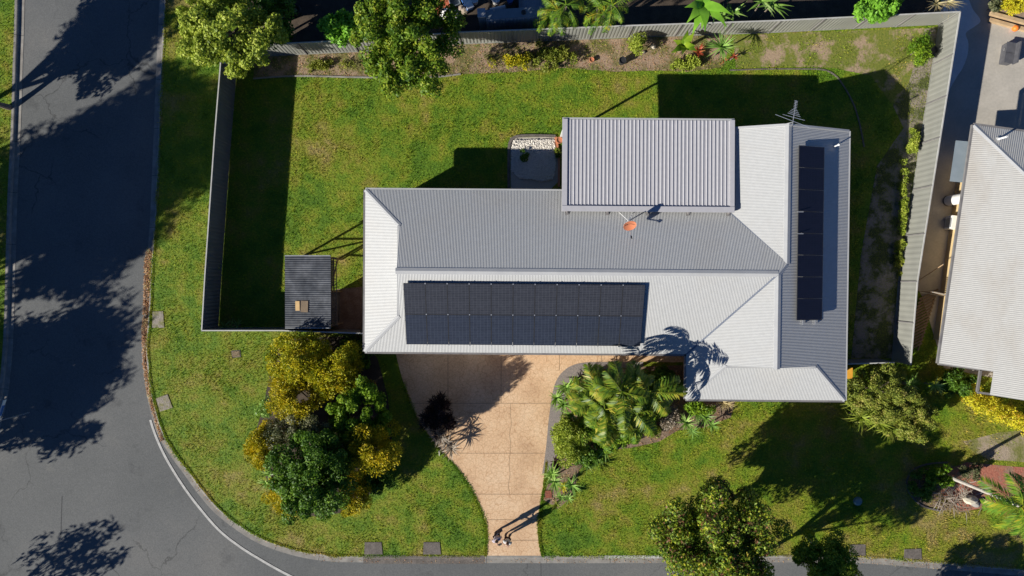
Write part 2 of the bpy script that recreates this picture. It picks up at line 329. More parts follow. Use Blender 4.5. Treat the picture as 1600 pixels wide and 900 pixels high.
def npmesh(name, V, nv, m, parent=None, base=None, faces=None):
    """islands of nv vertices each; V is (n*nv, 3)"""
    V = np.asarray(V, np.float32).reshape(-1, 3)
    if base is not None: V = V - np.array(base, np.float32)
    n = len(V) // nv; fl = faces or [tuple(range(nv))]
    idx = np.concatenate([(np.arange(n)[:, None] * nv + np.array(f)[None, :]).reshape(n, 1, -1) for f in fl], 1).reshape(-1)
    k = len(fl[0]); nf = n * len(fl)
    me = bpy.data.meshes.new(name); me.vertices.add(len(V)); me.vertices.foreach_set('co', V.reshape(-1))
    me.loops.add(len(idx)); me.loops.foreach_set('vertex_index', idx.astype(np.int32))
    me.polygons.add(nf); me.polygons.foreach_set('loop_start', np.arange(0, nf * k, k, dtype=np.int32))
    me.polygons.foreach_set('loop_total', np.full(nf, k, np.int32)); me.update(calc_edges=True); me.validate()
    o = bpy.data.objects.new(name, me); COL.objects.link(o); me.materials.append(m)
    if parent: o.parent = parent
    return o
def tag(o, label=None, cat=None, group=None, kind=None):
    for k, v in (('label', label), ('category', cat), ('group', group), ('kind', kind)):
        if v: o[k] = v
    return o
class Th:
    """a thing: an Empty at its base (b), rz turns its whole frame"""
    def __init__(s, name, label, cat, b, group=None, rz=0):
        s.b = Vector(b); o = bpy.data.objects.new(name, None); COL.objects.link(o); o.empty_display_size = .3
        p = s.b.copy(); p.rotate(Matrix.Rotation(rz, 3, 'Z')); o.location = p; o.rotation_euler = (0, 0, rz)
        s.o = tag(o, label, cat, group)
    def part(s, name, mb, m, parent=None, smooth=False): return mb.build(name, m, parent or s.o, s.b, smooth)
def struct(name, mb, m): return tag(mb.build(name, m), kind='structure')
def px(pts, z=0): return [P(x, y, z) for x, y in pts]
def smooth_path(pts, n=6):
    out = []
    for i in range(len(pts) - 1):
        p0, p1, p2, p3 = pts[max(i - 1, 0)], pts[i], pts[i + 1], pts[min(i + 2, len(pts) - 1)]
        for k in range(n):
            t = k / n
            out.append(.5 * ((2 * p1) + (p2 - p0) * t + (2 * p0 - 5 * p1 + 4 * p2 - p3) * t * t + (3 * p1 - p0 - 3 * p2 + p3) * t ** 3))
    return out + [pts[-1]]
def sweep(path, prof):                               # prof: (offset to the left of the path, height)
    m = MB(); rows = []
    for i, p in enumerate(path):
        d = (path[min(i + 1, len(path) - 1)] - path[max(i - 1, 0)]); d.z = 0; d.normalize(); nrm = Vector((-d.y, d.x, 0))
        rows.append([Vector((p.x, p.y, 0)) + nrm * o + Vector((0, 0, z)) for o, z in prof])
    k = len(prof); vs = [v for r in rows for v in r]
    m.add(vs, [(i * k + j, i * k + j + 1, (i + 1) * k + j + 1, (i + 1) * k + j) for i in range(len(rows) - 1) for j in range(k - 1)])
    return m
def inside(X, Y, poly):
    r = np.zeros(len(X), bool); n = len(poly)
    for i in range(n):
        x0, y0 = poly[i][0], poly[i][1]; x1, y1 = poly[(i + 1) % n][0], poly[(i + 1) % n][1]
        if y0 == y1: continue
        c = ((y0 > Y) != (y1 > Y)) & (X < (x1 - x0) * (Y - y0) / (y1 - y0) + x0); r ^= c
    return r

# ================================================================== SETTING
ROADZ = -.12
struct('ground', MB().quad((-300, -300, -.30), (300, -300, -.30), (300, 300, -.30), (-300, 300, -.30)), M['grass'])
kb = [(300, -1600), (275, -400), (264, -80), (261, 0), (256, 100), (251, 225), (246, 340), (242, 400), (239, 450), (236, 500), (233, 550), (238, 600), (246, 640),
      (257, 675), (275, 705), (295, 732), (322, 769), (350, 799), (400, 834), (455, 855), (510, 865), (570, 867), (760, 868), (1000, 868),
      (1200, 867), (1340, 868), (1450, 876), (1600, 888), (1750, 901), (2200, 940), (3200, 1030)]
KB = smooth_path(px(kb), 5)
lk = [(40, -1600), (27, -300), (23, 0), (20, 100), (17, 200), (12, 300), (9, 400), (7, 480), (3, 560), (-8, 640), (-40, 730), (-110, 830), (-260, 930), (-700, 1010), (-1800, 1080)]
LK = smooth_path(px(lk), 5)
far = [Vector((110, KB[-1].y, 0)), Vector((110, 70, 0)), Vector((KB[0].x, 70, 0))]
lot = KB + far
struct('lawn', MB().poly(lot, 0, -.3), M['grass'])
wl = LK + [Vector((-110, LK[-1].y, 0)), Vector((-110, 70, 0)), Vector((LK[0].x, 70, 0))]
struct('verge', MB().poly(wl, 0, -.3), M['grass'])
SK = smooth_path(px([(-1800, 1320), (-500, 1240), (100, 1160), (500, 1120), (1000, 1110), (1600, 1130), (3200, 1270)]), 5)
struct('far_verge', MB().poly(SK + [Vector((110, -90, 0)), Vector((-110, -90, 0))], 0, -.3), M['grass'])
struct('road', MB().quad((-112, -92, ROADZ), (112, -92, ROADZ), (112, 71, ROADZ), (-112, 71, ROADZ)), M['asphalt'])
# the kerb and its channel stand on the road side of the path
kprof = [(-.47, ROADZ - .01), (-.47, ROADZ + .012), (-.20, ROADZ + .004), (-.16, -.01), (-.12, .006), (0.0, .008), (.02, -.05)]
struct('kerb', sweep(KB, kprof), M['kerb'])
lprof = [(-o, z) for o, z in kprof][::-1]
struct('kerb', sweep([p for p in LK], [(.47, ROADZ - .01), (.47, ROADZ + .012), (.20, ROADZ + .004), (.16, -.01), (.12, .006), (0, .008), (-.02, -.05)]), M['kerb'])
struct('kerb', sweep(SK, [(-.47, ROADZ - .01), (-.47, ROADZ + .012), (-.20, ROADZ + .004), (-.16, -.01), (-.12, .006), (0, .008), (.02, -.05)]), M['kerb'])
def kerb_joints(path, side, step):
    m = MB(); acc = 0
    for i in range(1, len(path)):
        acc += (path[i] - path[i - 1]).length
        if acc < step or abs(path[i].x) > 45 or abs(path[i].y) > 30: continue
        acc = 0; d = (path[i] - path[i - 1]); d.z = 0; d.normalize(); nn = Vector((-d.y, d.x, 0)) * side
        for (o0, z0), (o1, z1) in zip(kprof[1:5], kprof[2:6]):
            a, b = path[i] + nn * -o0, path[i] + nn * -o1; a.z = z0 + .004; b.z = z1 + .004; a = Vector((a.x, a.y, z0 + .004)); b = Vector((b.x, b.y, z1 + .004)); m.quad(a - d * .012, a + d * .012, b + d * .012, b - d * .012)
    return m
struct('kerb_joints', kerb_joints(KB, -1, 2.4), M['crack'])
struct('kerb_joints', kerb_joints(LK, 1, 2.4), M['crack'])
# the stained stretch of kerb by the pads
struct('kerb_stain', sweep(px([(567, 868.3), (640, 868.8), (757, 868.8)]), [(-.485, ROADZ + .017), (-.20, ROADZ + .010), (-.165, -.004), (-.12, .012), (.01, .014)]), M['darkkerb'])
struct('kerb', sweep(px([(946, 868.7), (1030, 868.7)]), [(-.125, .012), (.03, .014)]), M['paint'])
# painted edge line, asphalt seam
el = smooth_path(px([(235, 656), (243, 680), (258, 713), (280, 750), (305, 785), (340, 826), (372, 852), (405, 873), (450, 898), (520, 930), (640, 970)], ROADZ), 6)
struct('edge_line', sweep(el, [(-.065, ROADZ + .016), (.065, ROADZ + .016)]), M['paint'])
struct('road_seam', sweep(smooth_path(px([(97, 775), (96, 800), (95, 840)], ROADZ), 4), [(-.02, ROADZ + .005), (.02, ROADZ + .005)]), M['crack'])
struct('road_seam', sweep(smooth_path(px([(845, 880), (845.5, 920)], ROADZ), 4), [(-.015, ROADZ + .005), (.015, ROADZ + .005)]), M['crack'])

# driveway
dl = smooth_path(px([(617, 545), (624, 575), (636, 615), (655, 660), (690, 706), (713, 731), (734, 762), (748, 790), (757, 815), (760, 840), (759, 868)]), 5)
dr = smooth_path(px([(848, 868), (843, 845), (843, 815), (847, 780), (853, 730), (858, 690), (861, 645), (864, 620), (870, 597), (882, 580), (900, 570), (930, 567), (1000, 565), (1080, 564), (1080, 540)]), 5)
DRIVE = dl + dr
struct('driveway', MB().poly(DRIVE, .014), M['drive'])
jl = MB()
for y, x0, x1 in ((630, 642, 861), (708, 692, 856), (772, 740, 847), (812, 757, 843), (844, 760, 843)):
    a, b = P(x0, y), P(x1, y); jl.quad((a.x, a.y - .012, .018), (b.x, b.y - .012, .018), (b.x, b.y + .012, .018), (a.x, a.y + .012, .018))
for x, y0, y1 in ((700, 552, 630), (783, 552, 630), (874, 552, 578), (940, 552, 567)):
    a, b = P(x, y1), P(x, y0); jl.quad((a.x - .012, a.y, .018), (a.x + .012, a.y, .018), (b.x + .012, b.y, .018), (b.x - .012, b.y, .018))
cr = []
for k in range(10): cr.append((799 + random.uniform(-2.2, 2.2) - k * .3, 630 + k * 15.8))
struct('driveway_joints', jl, M['joint'])
struct('driveway_crack', sweep(smooth_path(px(cr[:10]), 3), [(-.008, .018), (.008, .018)]), M['joint'])
# gravel strip beside the driveway
gr = smooth_path(px([(847, 740), (853, 700), (858, 650), (866, 603), (880, 580), (903, 568), (940, 565.5), (1005, 565.5)]), 5)
gri = smooth_path(px([(1005, 573), (940, 577), (915, 583), (897, 595), (884, 620), (876, 660), (872, 700), (866, 735)]), 5)
GRAV = gr + gri
struct('gravel_strip', MB().poly(GRAV, .022), M['gravel'])
# garden beds and other ground
BED_S = px([(860, 745), (872, 700), (878, 655), (886, 620), (897, 597), (915, 584), (945, 578), (1005, 573), (1075, 570), (1078, 622), (1148, 628), (1142, 652), (1100, 668), (1060, 672),
            (1030, 690), (985, 700), (930, 705), (905, 735), (895, 775), (872, 795), (848, 780)])
struct('garden_bed', MB().poly(BED_S, .006), M['earth'])
BED_N = px([(398, 88), (500, 82), (600, 78), (720, 68), (800, 66), (900, 62), (1000, 60), (1110, 54), (1145, 52), (1130, 105), (1075, 112), (1030, 110), (960, 112), (880, 106), (800, 113), (720, 116), (660, 122), (560, 121), (460, 119), (396, 124)])
struct('garden_bed', MB().poly(BED_N, .006), M['bedsoil'])
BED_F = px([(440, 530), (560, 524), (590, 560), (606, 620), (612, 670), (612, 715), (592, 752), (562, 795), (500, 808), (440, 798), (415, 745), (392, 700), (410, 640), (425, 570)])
struct('garden_bed', MB().poly(BED_F, .006), M['darkearthshade'])
BED_E = px([(1395, 165), (1420, 130), (1445, 45), (1466, 41), (1436, 225), (1403, 425), (1393, 560), (1330, 560), (1345, 400), (1370, 260), (1412, 200)])
struct('side_path', MB().poly(BED_E, .005), M['sidedirt'])
WORN = px([(1145, 56), (1300, 49), (1445, 44), (1443, 130), (1418, 150), (1395, 165), (1360, 118), (1300, 106), (1230, 104), (1150, 106)])
struct('worn_lawn', MB().poly(WORN, .004), M['wornlawn'])
YARD_N = px([(262, -600), (395, 60), (398, 90), (560, 84), (720, 68), (980, 60), (1200, 52), (1466, 39), (1492, 30), (1600, -700)])
NYARD = px([(395, -500), (385, 40), (398, 88), (560, 81), (720, 66), (980, 58), (1200, 50), (1466, 37), (1492, -500)])
struct('neighbour_yard', MB().poly(NYARD, .004), M['darkearthshade'])
CONC = px([(1466, 41), (1520, -500), (2100, -500), (2100, 680), (1600, 600), (1475, 575), (1440, 462), (1436, 455), (1404, 440), (1436, 225)])
struct('concrete_yard', MB().poly(CONC, .008), M['conc'])
# the pale coated strip beside the fence, with its wavy edge
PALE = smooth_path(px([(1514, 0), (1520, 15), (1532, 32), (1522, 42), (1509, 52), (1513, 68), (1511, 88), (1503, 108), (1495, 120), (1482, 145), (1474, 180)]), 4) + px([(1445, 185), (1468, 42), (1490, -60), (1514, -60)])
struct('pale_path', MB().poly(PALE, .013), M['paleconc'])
DIRT_E = px([(1505, 690), (1560, 676), (1640, 668), (1680, 728), (1600, 722), (1545, 718), (1520, 705)])
struct('bare_ground', MB().poly(DIRT_E, .005), M['drydirt'])
MULCH = px([(1480, 735), (1510, 722), (1560, 727), (1660, 735), (1650, 775), (1590, 772), (1545, 792), (1500, 800), (1470, 770)])
struct('mulch', MB().poly(MULCH, .009), M['redmulch'])
RING = smooth_path([P(1475 + 62 * math.cos(a), 762 + 37 * math.sin(a)) for a in np.linspace(R(95), R(290), 18)], 2)
struct('garden_bed', MB().poly([P(1478 + 60 * math.cos(a), 762 + 35 * math.sin(a)) for a in np.linspace(0, 6.2, 24)], .006), M['earth'])
BRICKS = px([(672, -40), (730, -40), (722, 5), (712, 20), (690, 28), (676, 18)])
struct('brick_dust_ground', MB().poly(BRICKS, .012), M['brickred'])
DIRTP = px([(525, 452), (566, 448), (568, 515), (520, 515)])
struct('bare_ground', MB().poly(DIRTP, .006), M['earth'])
PEB = px([(797, 215), (868, 214), (874, 282), (860, 296), (798, 296)])
struct('pebble_bed_base', MB().poly(PEB, .006), M['conc'])

# edgings: things of their own
def edging(name, label, pts, wdt=.10, ht=.10, m='kerb', group=None, cat='edging'):
    p = smooth_path(px(pts), 5); h = wdt / 2
    o = sweep(p, [(-h, -.05), (-h, ht), (h, ht), (h, -.05)]).build(name, M[m], None); tag(o, label, cat, group); return o
edging('garden_edging', 'pale curved concrete edging between back lawn and side strip', [(1140, 110), (1200, 108), (1255, 108), (1285, 109), (1302, 116), (1315, 130), (1332, 160), (1342, 190), (1350, 230)], .07, .04, 'darkkerb')
edging('garden_edging', 'thin edging along the back garden bed', [(396, 123), (460, 119), (560, 121), (660, 122), (720, 116)], .08, .06)
edging('garden_edging', 'curved edging ring round the dark bed by the leaning palm', [(1468, 798), (1440, 790), (1422, 772), (1416, 755), (1425, 735), (1448, 725), (1480, 722)], .08, .06, 'darkkerb')
edging('garden_edging', 'old concrete edging round the white pebble bed', [(795, 296), (795, 240), (797, 222), (806, 214), (830, 212), (868, 213)], .14, .08, 'darkkerb')
edging('garden_edging', 'row of bricks closing the dark side of the pebble bed', [(868, 214), (873, 245), (873, 292)], .12, .08, 'terra')

# concrete pads set in the verge
def pad(label, pts, m='darkkerb'):
    q = px(pts); o = tag(MB().poly(q, .03, -.1).build('concrete_pad', M[m]), label, 'concrete pad', 'concrete pads behind the kerb'); PADS.append(q); return o
PADS = []
pad('dark square concrete pad behind the kerb left of the driveway, nearer the bend', [(570, 847), (596, 847), (598, 866), (569, 866)])
pad('dark square concrete pad behind the kerb, nearest left of the driveway', [(662, 847), (687, 847), (689, 866), (661, 866)])
pad('grey concrete pad behind the kerb beside the small leaning tree', [(1328, 851), (1352, 850), (1352, 868), (1326, 867)])
pad('grey concrete pad behind the kerb farthest right, in the sunny lawn', [(1413, 858), (1439, 857), (1440, 874), (1412, 872)])
pad('pale concrete pad beside the leaf litter, on the side street verge', [(239, 487), (255, 486), (257, 512), (238, 512)], 'padmix')
pad('mottled concrete pad at the start of the painted edge line', [(244, 622), (262, 616), (270, 637), (250, 643)], 'padmix')

# ================================================================== HOUSE
TP = .364
ez = 2.7
xW = (HF(570.5, 297, ez).x + HF(570, 550, ez).x) / 2
xE = (HF(1326.5, 203, ez).x + HF(1320, 625, ez).x) / 2
xS = HF(1072, 590, ez).x
yN = (HF(571, 296.5, ez).y + HF(878, 298.5, ez).y) / 2
yS = (HF(570, 550.5, ez).y + HF(1072, 552.5, ez).y) / 2
yS2 = (HF(1073, 623.5, ez).y + HF(1318, 626, ez).y) / 2
yR = (yN + yS) / 2; zR = ez + TP * (yN - yS) / 2
xR = (xS + xE) / 2; zR2 = ez + TP * (xE - xS) / 2
xNR = HF(1232, 240, 4.03).x; zNR = ez + TP * (xE - xNR); xNW = 2 * xNR - xE
yNG = (HF(1325, 203, ez).y + HF(1233, 196, zNR).y) / 2
dW = HF(624, 425, 3.4).x - xW                                       # run of the short hips at the west end
dS = HF(1200, 572, 3.4).y - yS2                                     # and at the south end
zr = min(zR, zR2)
print('house', xW, xS, xE, yS2, yS, yN, yNG, 'ridge', yR, zR, xR, zR2, xNR, zNR, 'd', dW, dS)
PITCHC = .076
def corr(mb, st, axis, plane, amp=.0055, pitch=PITCHC, prof=None, n=4):
    """ribbed sheet: st = stations (u, v_low, v_high); axis 'x': u runs along x and the ribs along y"""
    us = []
    for i in range(len(st) - 1):
        (u0, l0, h0), (u1, l1, h1) = st[i], st[i + 1]
        if u1 - u0 < 1e-6: us.append(None); continue
        a = math.ceil(u0 / (pitch / n) + 1e-6); b = math.floor(u1 / (pitch / n) - 1e-6)
        ks = [u0] + [k * pitch / n for k in range(a, b + 1)] + [u1]
        if i == 0 or us[-1] is None: pass
        us.append([(u, l0 + (l1 - l0) * (u - u0) / (u1 - u0), h0 + (h1 - h0) * (u - u0) / (u1 - u0)) for u in ks])
    for seg in us:
        if not seg: continue
        vs = []; fs = []
        for u, lo, hi in seg:
            o = prof(u) if prof else amp * math.cos(2 * math.pi * u / pitch)
            for v in (lo, hi):
                x, y = (u, v) if axis == 'x' else (v, u); vs.append((x, y, plane(x, y) + o))
        for i in range(len(seg) - 1): fs.append((2 * i, 2 * i + 2, 2 * i + 3, 2 * i + 1))
        if axis == 'y': fs = [f[::-1] for f in fs]
        mb.add(vs, fs)
    return mb
pS = lambda x, y: ez + TP * (y - yS)
pN = lambda x, y: ez + TP * (yN - y)
pW = lambda x, y: ez + TP * (x - xW)
pE = lambda x, y: ez + TP * (xE - x)
pSW = lambda x, y: ez + TP * (x - xS)
pS2 = lambda x, y: ez + TP * (y - yS2)
pNW = lambda x, y: ez + TP * (x - xNW)
house = Th('house', 'brick house with an off-white corrugated steel roof in an L shape', 'house', ((xW + xE) / 2, yR, 0), rz=HROT)
rf = MB()
gx = xW + dW; gy = yS2 + dS
# main south slope (valley up to the junction), main north slope
corr(rf, [(xW, yS, yS), (gx, yS, yS + dW), (gx, yS, yR), (xS, yS, yR), (xR, yR, yR)], 'x', pS)
yj = yR + (xNR - xR)                                                # where the wing ridge meets the hip
corr(rf, [(xW, yN, yN), (gx, yN - dW, yN), (gx, yR, yN), (xNW, yR, yN), (xR, yR, yN - (xR - xNW)), (xNR, yj, yj)], 'x', pN)
corr(rf, [(yS, xW, xW), (yS + dW, xW, gx), (yN - dW, xW, gx), (yN, xW, xW)], 'y', pW)
corr(rf, [(yS2, xE, xE), (gy, xE - dS, xE), (gy, xR, xE), (yR, xR, xE), (yj, xNR, xE), (yNG, xNR, xE)], 'y', pE)
corr(rf, [(yS2, xS, xS), (gy, xS, xS + dS), (gy, xS, xR), (yS, xS, xR), (yR, xR, xR)], 'y', pSW)
corr(rf, [(yj, xNR, xNR), (yN, xNW, xNR), (yNG, xNW, xNR)], 'y', pNW)
corr(rf, [(xS, yS2, yS2), (xS + dS, yS2, gy), (xE - dS, yS2, gy), (xE, yS2, yS2)], 'x', pS2)
roof = house.part('roof', rf, M['roof'])
def cap(a, b, wd=.16, lift=.022, drop=.05, name='ridge_cap', m='cap', par=None, th=None):
    a, b = Vector(a), Vector(b); d = (b - a); h = Vector((d.y, -d.x, 0)).normalized() * wd; u = Vector((0, 0, lift)); dn = Vector((0, 0, -drop))
    mb = MB(); mb.quad(a + h + u + dn, b + h + u + dn, b + u, a + u); mb.quad(a + u, b + u, b - h + u + dn, a - h + u + dn)
    mb.quad(a + h + u + dn * 1.4, b + h + u + dn * 1.4, b + h + u + dn, a + h + u + dn); mb.quad(a - h + u + dn, b - h + u + dn, b - h + u + dn * 1.4, a - h + u + dn * 1.4)
    return (th or house).part(name, mb, M[m], par or roof)
cap((gx - .06, yR, zR), (xR, yR, zR), drop=.06)
cap((xR, gy - .06, zR2), (xR, yR, zR2), drop=.06)
cap((xR, yR, zR), (xNR, yj, zNR), drop=.07); cap((xNR, yj, zNR), (xNR, yNG, zNR), drop=.06)
for a, b in (((xW, yN, ez), (gx, yN - dW, ez + TP * dW)), ((xW, yS, ez), (gx, yS + dW, ez + TP * dW)),
             ((xE, yS2, ez), (xE - dS, gy, ez + TP * dS)), ((xS, yS2, ez), (xS + dS, gy, ez + TP * dS))):
    cap(a, b, wd=.11, drop=.035)
for a, b in (((xS, yS, ez), (xR, yR, zR)), ((xNW, yN, ez), (xNR, yj, zNR))):
    a, b = Vector(a), Vector(b); d = (b - a).normalized(); h = Vector((d.y, -d.x, 0)).normalized() * .045; u = Vector((0, 0, .014))
    house.part('valley_gutter', MB().quad(a + h + u, b + h + u, b - h + u, a - h + u), M['valley'], roof)
# gablets, closed below the ridge ends
g1 = MB().add([(gx, yS + dW, ez + TP * dW), (gx, yN - dW, ez + TP * dW), (gx, yR, zR)], [(0, 2, 1)])
house.part('gable_panel', g1, M['cap'])
g1 = MB().add([(xS + dS, gy, ez + TP * dS), (xE - dS, gy, ez + TP * dS), (xR, gy, zR2)], [(0, 1, 2)])
house.part('gable_panel', g1, M['cap'])
g2 = MB().add([(xNW + .3, yNG - .12, 2.45), (xE - .3, yNG - .12, 2.45), (xE - .3, yNG - .12, 2.78), (xNR, yNG - .12, zNR - .05), (xNW + .3, yNG - .12, 2.78)], [(4, 3, 2, 1, 0)])
house.part('gable_wall', g2, M['brick'])
# flashing strips at the gablet feet
house.part('flashing', MB().box((gx - .05, yR, ez + TP * dW + .02), (.12, yN - yS - 2 * dW, .02)), M['cap'])
house.part('flashing', MB().box((xR, gy - .05, ez + TP * dS + .02), (xE - xS - 2 * dS, .12, .02)), M['cap'])
house.part('barge_cap', MB().bar((xNW, yNG, ez + .02), (xNR, yNG, zNR + .02), .1, .06).bar((xNR, yNG, zNR + .02), (xE, yNG, ez + .02), .1, .06), M['cap'])
def gut(a, b, m='gutter'):
    mb = MB(); a, b = Vector(a), Vector(b); d = (b - a).normalized(); o = Vector((d.y, -d.x, 0)) * .05
    mb.bar(a + o, b + o, .10, .10); house.part('gutter', mb, M[m])
zg = ez - .06
gut((xW, yS, zg), (xS, yS, zg)); gut((xS, yS, zg), (xS, yS2, zg)); gut((xS, yS2, zg), (xE, yS2, zg)); gut((xE, yS2, zg), (xE, yNG, zg), 'cap')
gut((xNW, yN, zg), (xW, yN, zg), 'cap'); gut((xW, yN, zg), (xW, yS, zg)); gut((xNW, yNG, zg), (xNW, yN, zg), 'cap')
# walls and soffits
iw = .5
out = [(xW, yS), (xS, yS), (xS, yS2), (xE, yS2), (xE, yNG), (xNW, yNG), (xNW, yN), (xW, yN)]
ins = [(xW + iw, yS + iw), (xS + iw, yS + iw), (xS + iw, yS2 + iw), (xE - iw, yS2 + iw), (xE - iw, yNG - .15), (xNW + iw, yNG - .15), (xNW + iw, yN - iw), (xW + iw, yN - iw)]
wm = MB()
for i in range(8):
    a, b = ins[i], ins[(i + 1) % 8]; wm.quad((*a, 0), (*b, 0), (*b, 2.6), (*a, 2.6))
house.part('wall', wm, M['brick'])
sm = MB()
for i in range(8):
    a, b, c, d = out[i], out[(i + 1) % 8], ins[(i + 1) % 8], ins[i]; sm.quad((*a, 2.58), (*d, 2.58), (*c, 2.58), (*b, 2.58))
house.part('soffit', sm, M['white'])
def opening(name, c, s, m, frame=True):
    o = house.part(name, MB().box(c, s), M[m])
    if frame:
        f = MB(); hx, hy, hz = s[0] / 2, s[1] / 2, s[2] / 2; t = .06
        if s[0] > s[1]:
            f.box((c[0], c[1], c[2] + hz + t / 2), (s[0] + 2 * t, s[1] + .04, t)).box((c[0], c[1], c[2] - hz - t / 2), (s[0] + 2 * t, s[1] + .04, t))
            f.box((c[0] - hx - t / 2, c[1], c[2]), (t, s[1] + .04, s[2])).box((c[0] + hx + t / 2, c[1], c[2]), (t, s[1] + .04, s[2]))
        else:
            f.box((c[0], c[1], c[2] + hz + t / 2), (s[0] + .04, s[1] + 2 * t, t)).box((c[0], c[1], c[2] - hz - t / 2), (s[0] + .04, s[1] + 2 * t, t))
            f.box((c[0], c[1] - hy - t / 2, c[2]), (s[0] + .04, t, s[2])).box((c[0], c[1] + hy + t / 2, c[2]), (s[0] + .04, t, s[2]))
        house.part('frame', f, M['white'], o)
    return o
opening('garage_door', (xW + 4.3, yS + iw, 1.1), (4.8, .06, 2.15), 'white')
opening('door', (xS - 1.6, yS + iw, 1.05), (.95, .06, 2.05), 'timber')
for c, s in (((xS - 4.2, yS + iw, 1.45), (1.8, .06, 1.2)), ((xS + 4, yS2 + iw, 1.4), (2.4, .06, 1.3)), ((xE - iw, -1, 1.45), (.06, 1.6, 1.1)), ((xE - iw, 4, 1.45), (.06, 1.6, 1.1)),
             ((xW + iw, 1.2, 1.5), (.06, 1.5, 1.0)), ((xW + 4, yN - iw, 1.45), (1.8, .06, 1.2)), ((xNR, yNG - .15, 1.45), (1.8, .06, 1.2))):
    opening('window', c, s, 'glass')
# vent pipe on the east slope
a = HF(1306, 228, 3.2)
vp = Th('vent_pipe', 'short white vent pipe rising from the shaded east roof slope', 'pipe', (a.x, a.y, pE(a.x, a.y)), rz=HROT)
z0 = pE(a.x, a.y)
vp.part('pipe', MB().tube([(a.x, a.y, z0 - .02), (a.x, a.y, z0 + .5)], .035, 10), M['white']); vp.part('collar', MB().lathe((a.x, a.y, z0 - .03), [(.11, 0), (.10, .03), (.05, .07)], 12), M['cap'])
vp.part('cowl', MB().lathe((a.x, a.y, z0 + .48), [(.05, 0), (.065, .03), (.02, .08)], 12), M['white'])

# ------------------------------------------------------------------ patio roof, flying over the eave
zp0, zp1 = 3.42, 3.30                                            # south and north edge
A = HF(878, 330, zp0); B = HF(1147, 330, zp0); C_ = HF(1147, 188, zp1)
px0, px1, py0, py1 = A.x, B.x, A.y, C_.y
pz = lambda x, y: zp0 + (zp1 - zp0) * (y - py0) / (py1 - py0)
pat = Th('patio_cover', 'pale grey ribbed patio roof raised over the back eave', 'patio cover', ((px0 + px1) / 2, (py0 + py1) / 2, 0), rz=HROT)
def rib(u, p=.192):
    t = (u / p) % 1
    return .028 if t < .18 else (.028 * (1 - (t - .18) / .08) if t < .26 else (0 if t < .92 else .028 * (t - .92) / .08))
bd = .22
st = MB(); corr(st, [(px0 + bd, py0 + .24, py1 - .03), (px1 - bd * .8, py0 + .24, py1 - .03)], 'x', pz, pitch=.192, n=24, prof=rib)
pat.part('roof_sheet', st, M['patio'])
e = .045
for x0, x1, y0, y1 in ((px0, px0 + bd + .03, py0, py1), (px1 - bd * .8 - .03, px1, py0, py1)):
    pat.part('side_flashing', MB().box(((x0 + x1) / 2, (y0 + y1) / 2, (pz(0, y0) + pz(0, y1)) / 2 + e - .06), (x1 - x0, y1 - y0, .16), rot=Matrix.Rotation(math.atan2(zp1 - zp0, py1 - py0), 3, 'X')), M['patio'])
pat.part('back_flashing', MB().box(((px0 + px1) / 2, py0 + .14, zp0 + e - .052), (px1 - px0 - .004, .27, .17)), M['patio'])
pat.part('gutter', MB().box(((px0 + px1) / 2, py1 + .03, zp1 - .05), (px1 - px0, .10, .11)), M['cap'])
pat.part('beam', MB().box(((px0 + px1) / 2, py1 - .25, zp1 - .17), (px1 - px0 - .3, .08, .18)), M['white'])
for x in (px0 + .15, (px0 + px1) / 2, px1 - .3):
    pat.part('post', MB().box((x, py1 - .25, (zp1 - .24) / 2), (.10, .10, zp1 - .26)), M['white'])
for i in range(5):
    x = px0 + .28 + i * (px1 - px0 - .5) / 4; zz = pN(x, py0 - .06)
    pat.part('bracket', MB().box((x, py0 - .03, (zz + zp0) / 2), (.07, .09, zp0 - zz + .02)).box((x, py0 - .08, zz + .02), (.16, .20, .03)), M['gutter'])

# ------------------------------------------------------------------ solar panels
def slope_frame(o, ax, ang):
    o.rotation_euler = (Matrix.Rotation(HROT, 3, 'Z') @ Matrix.Rotation(ang, 3, ax)).to_euler()
def to_world(p): q = Vector(p); q.rotate(Matrix.Rotation(HROT, 3, 'Z')); return q
ang = math.atan(TP); stand = .17
sx0 = HF(632.5, 490, 3.6).x; sx1 = HF(1004, 490, 3.6).x
sy1 = HF(800, 443.5, 4.05).y; sy0 = HF(800, 539.5, 3.15).y
pw = (sx1 - sx0) / 11; pl = (sy1 - sy0) / 2 / math.cos(ang)
ordn = ['first', 'second', 'third', 'fourth', 'fifth', 'sixth', 'seventh', 'eighth', 'ninth', 'tenth', 'eleventh']
def panel_parts(o, wd, ln, glass):
    fr = MB(); t = .018
    for s in (-1, 1):
        fr.box((s * (wd / 2 - t / 2), 0, 0), (t, ln, .04)); fr.box((0, s * (ln / 2 - t / 2), 0), (wd - 2 * t, t, .0398))
    fr.build('frame', M['pvframe'], o); MB().box((0, 0, .004), (wd - 2 * t, ln - 2 * t, .026)).build('cell_sheet', M[glass], o)
protos = {}
def solar(label, loc, ax, ang_, wd, ln, glass, group):
    key = (round(wd, 3), glass)
    o = bpy.data.objects.new('solar_panel', None); COL.objects.link(o); o.location = loc; slope_frame(o, ax, ang_); o.empty_display_size = .3
    tag(o, label, 'solar panel', group)
    if key not in protos: panel_parts(o, wd, ln, glass); protos[key] = o
    else:
        for c in list(protos[key].children):
            d = c.copy(); COL.objects.link(d); d.parent = o
    return o
def clip(label, p, sz=.05):
    pass
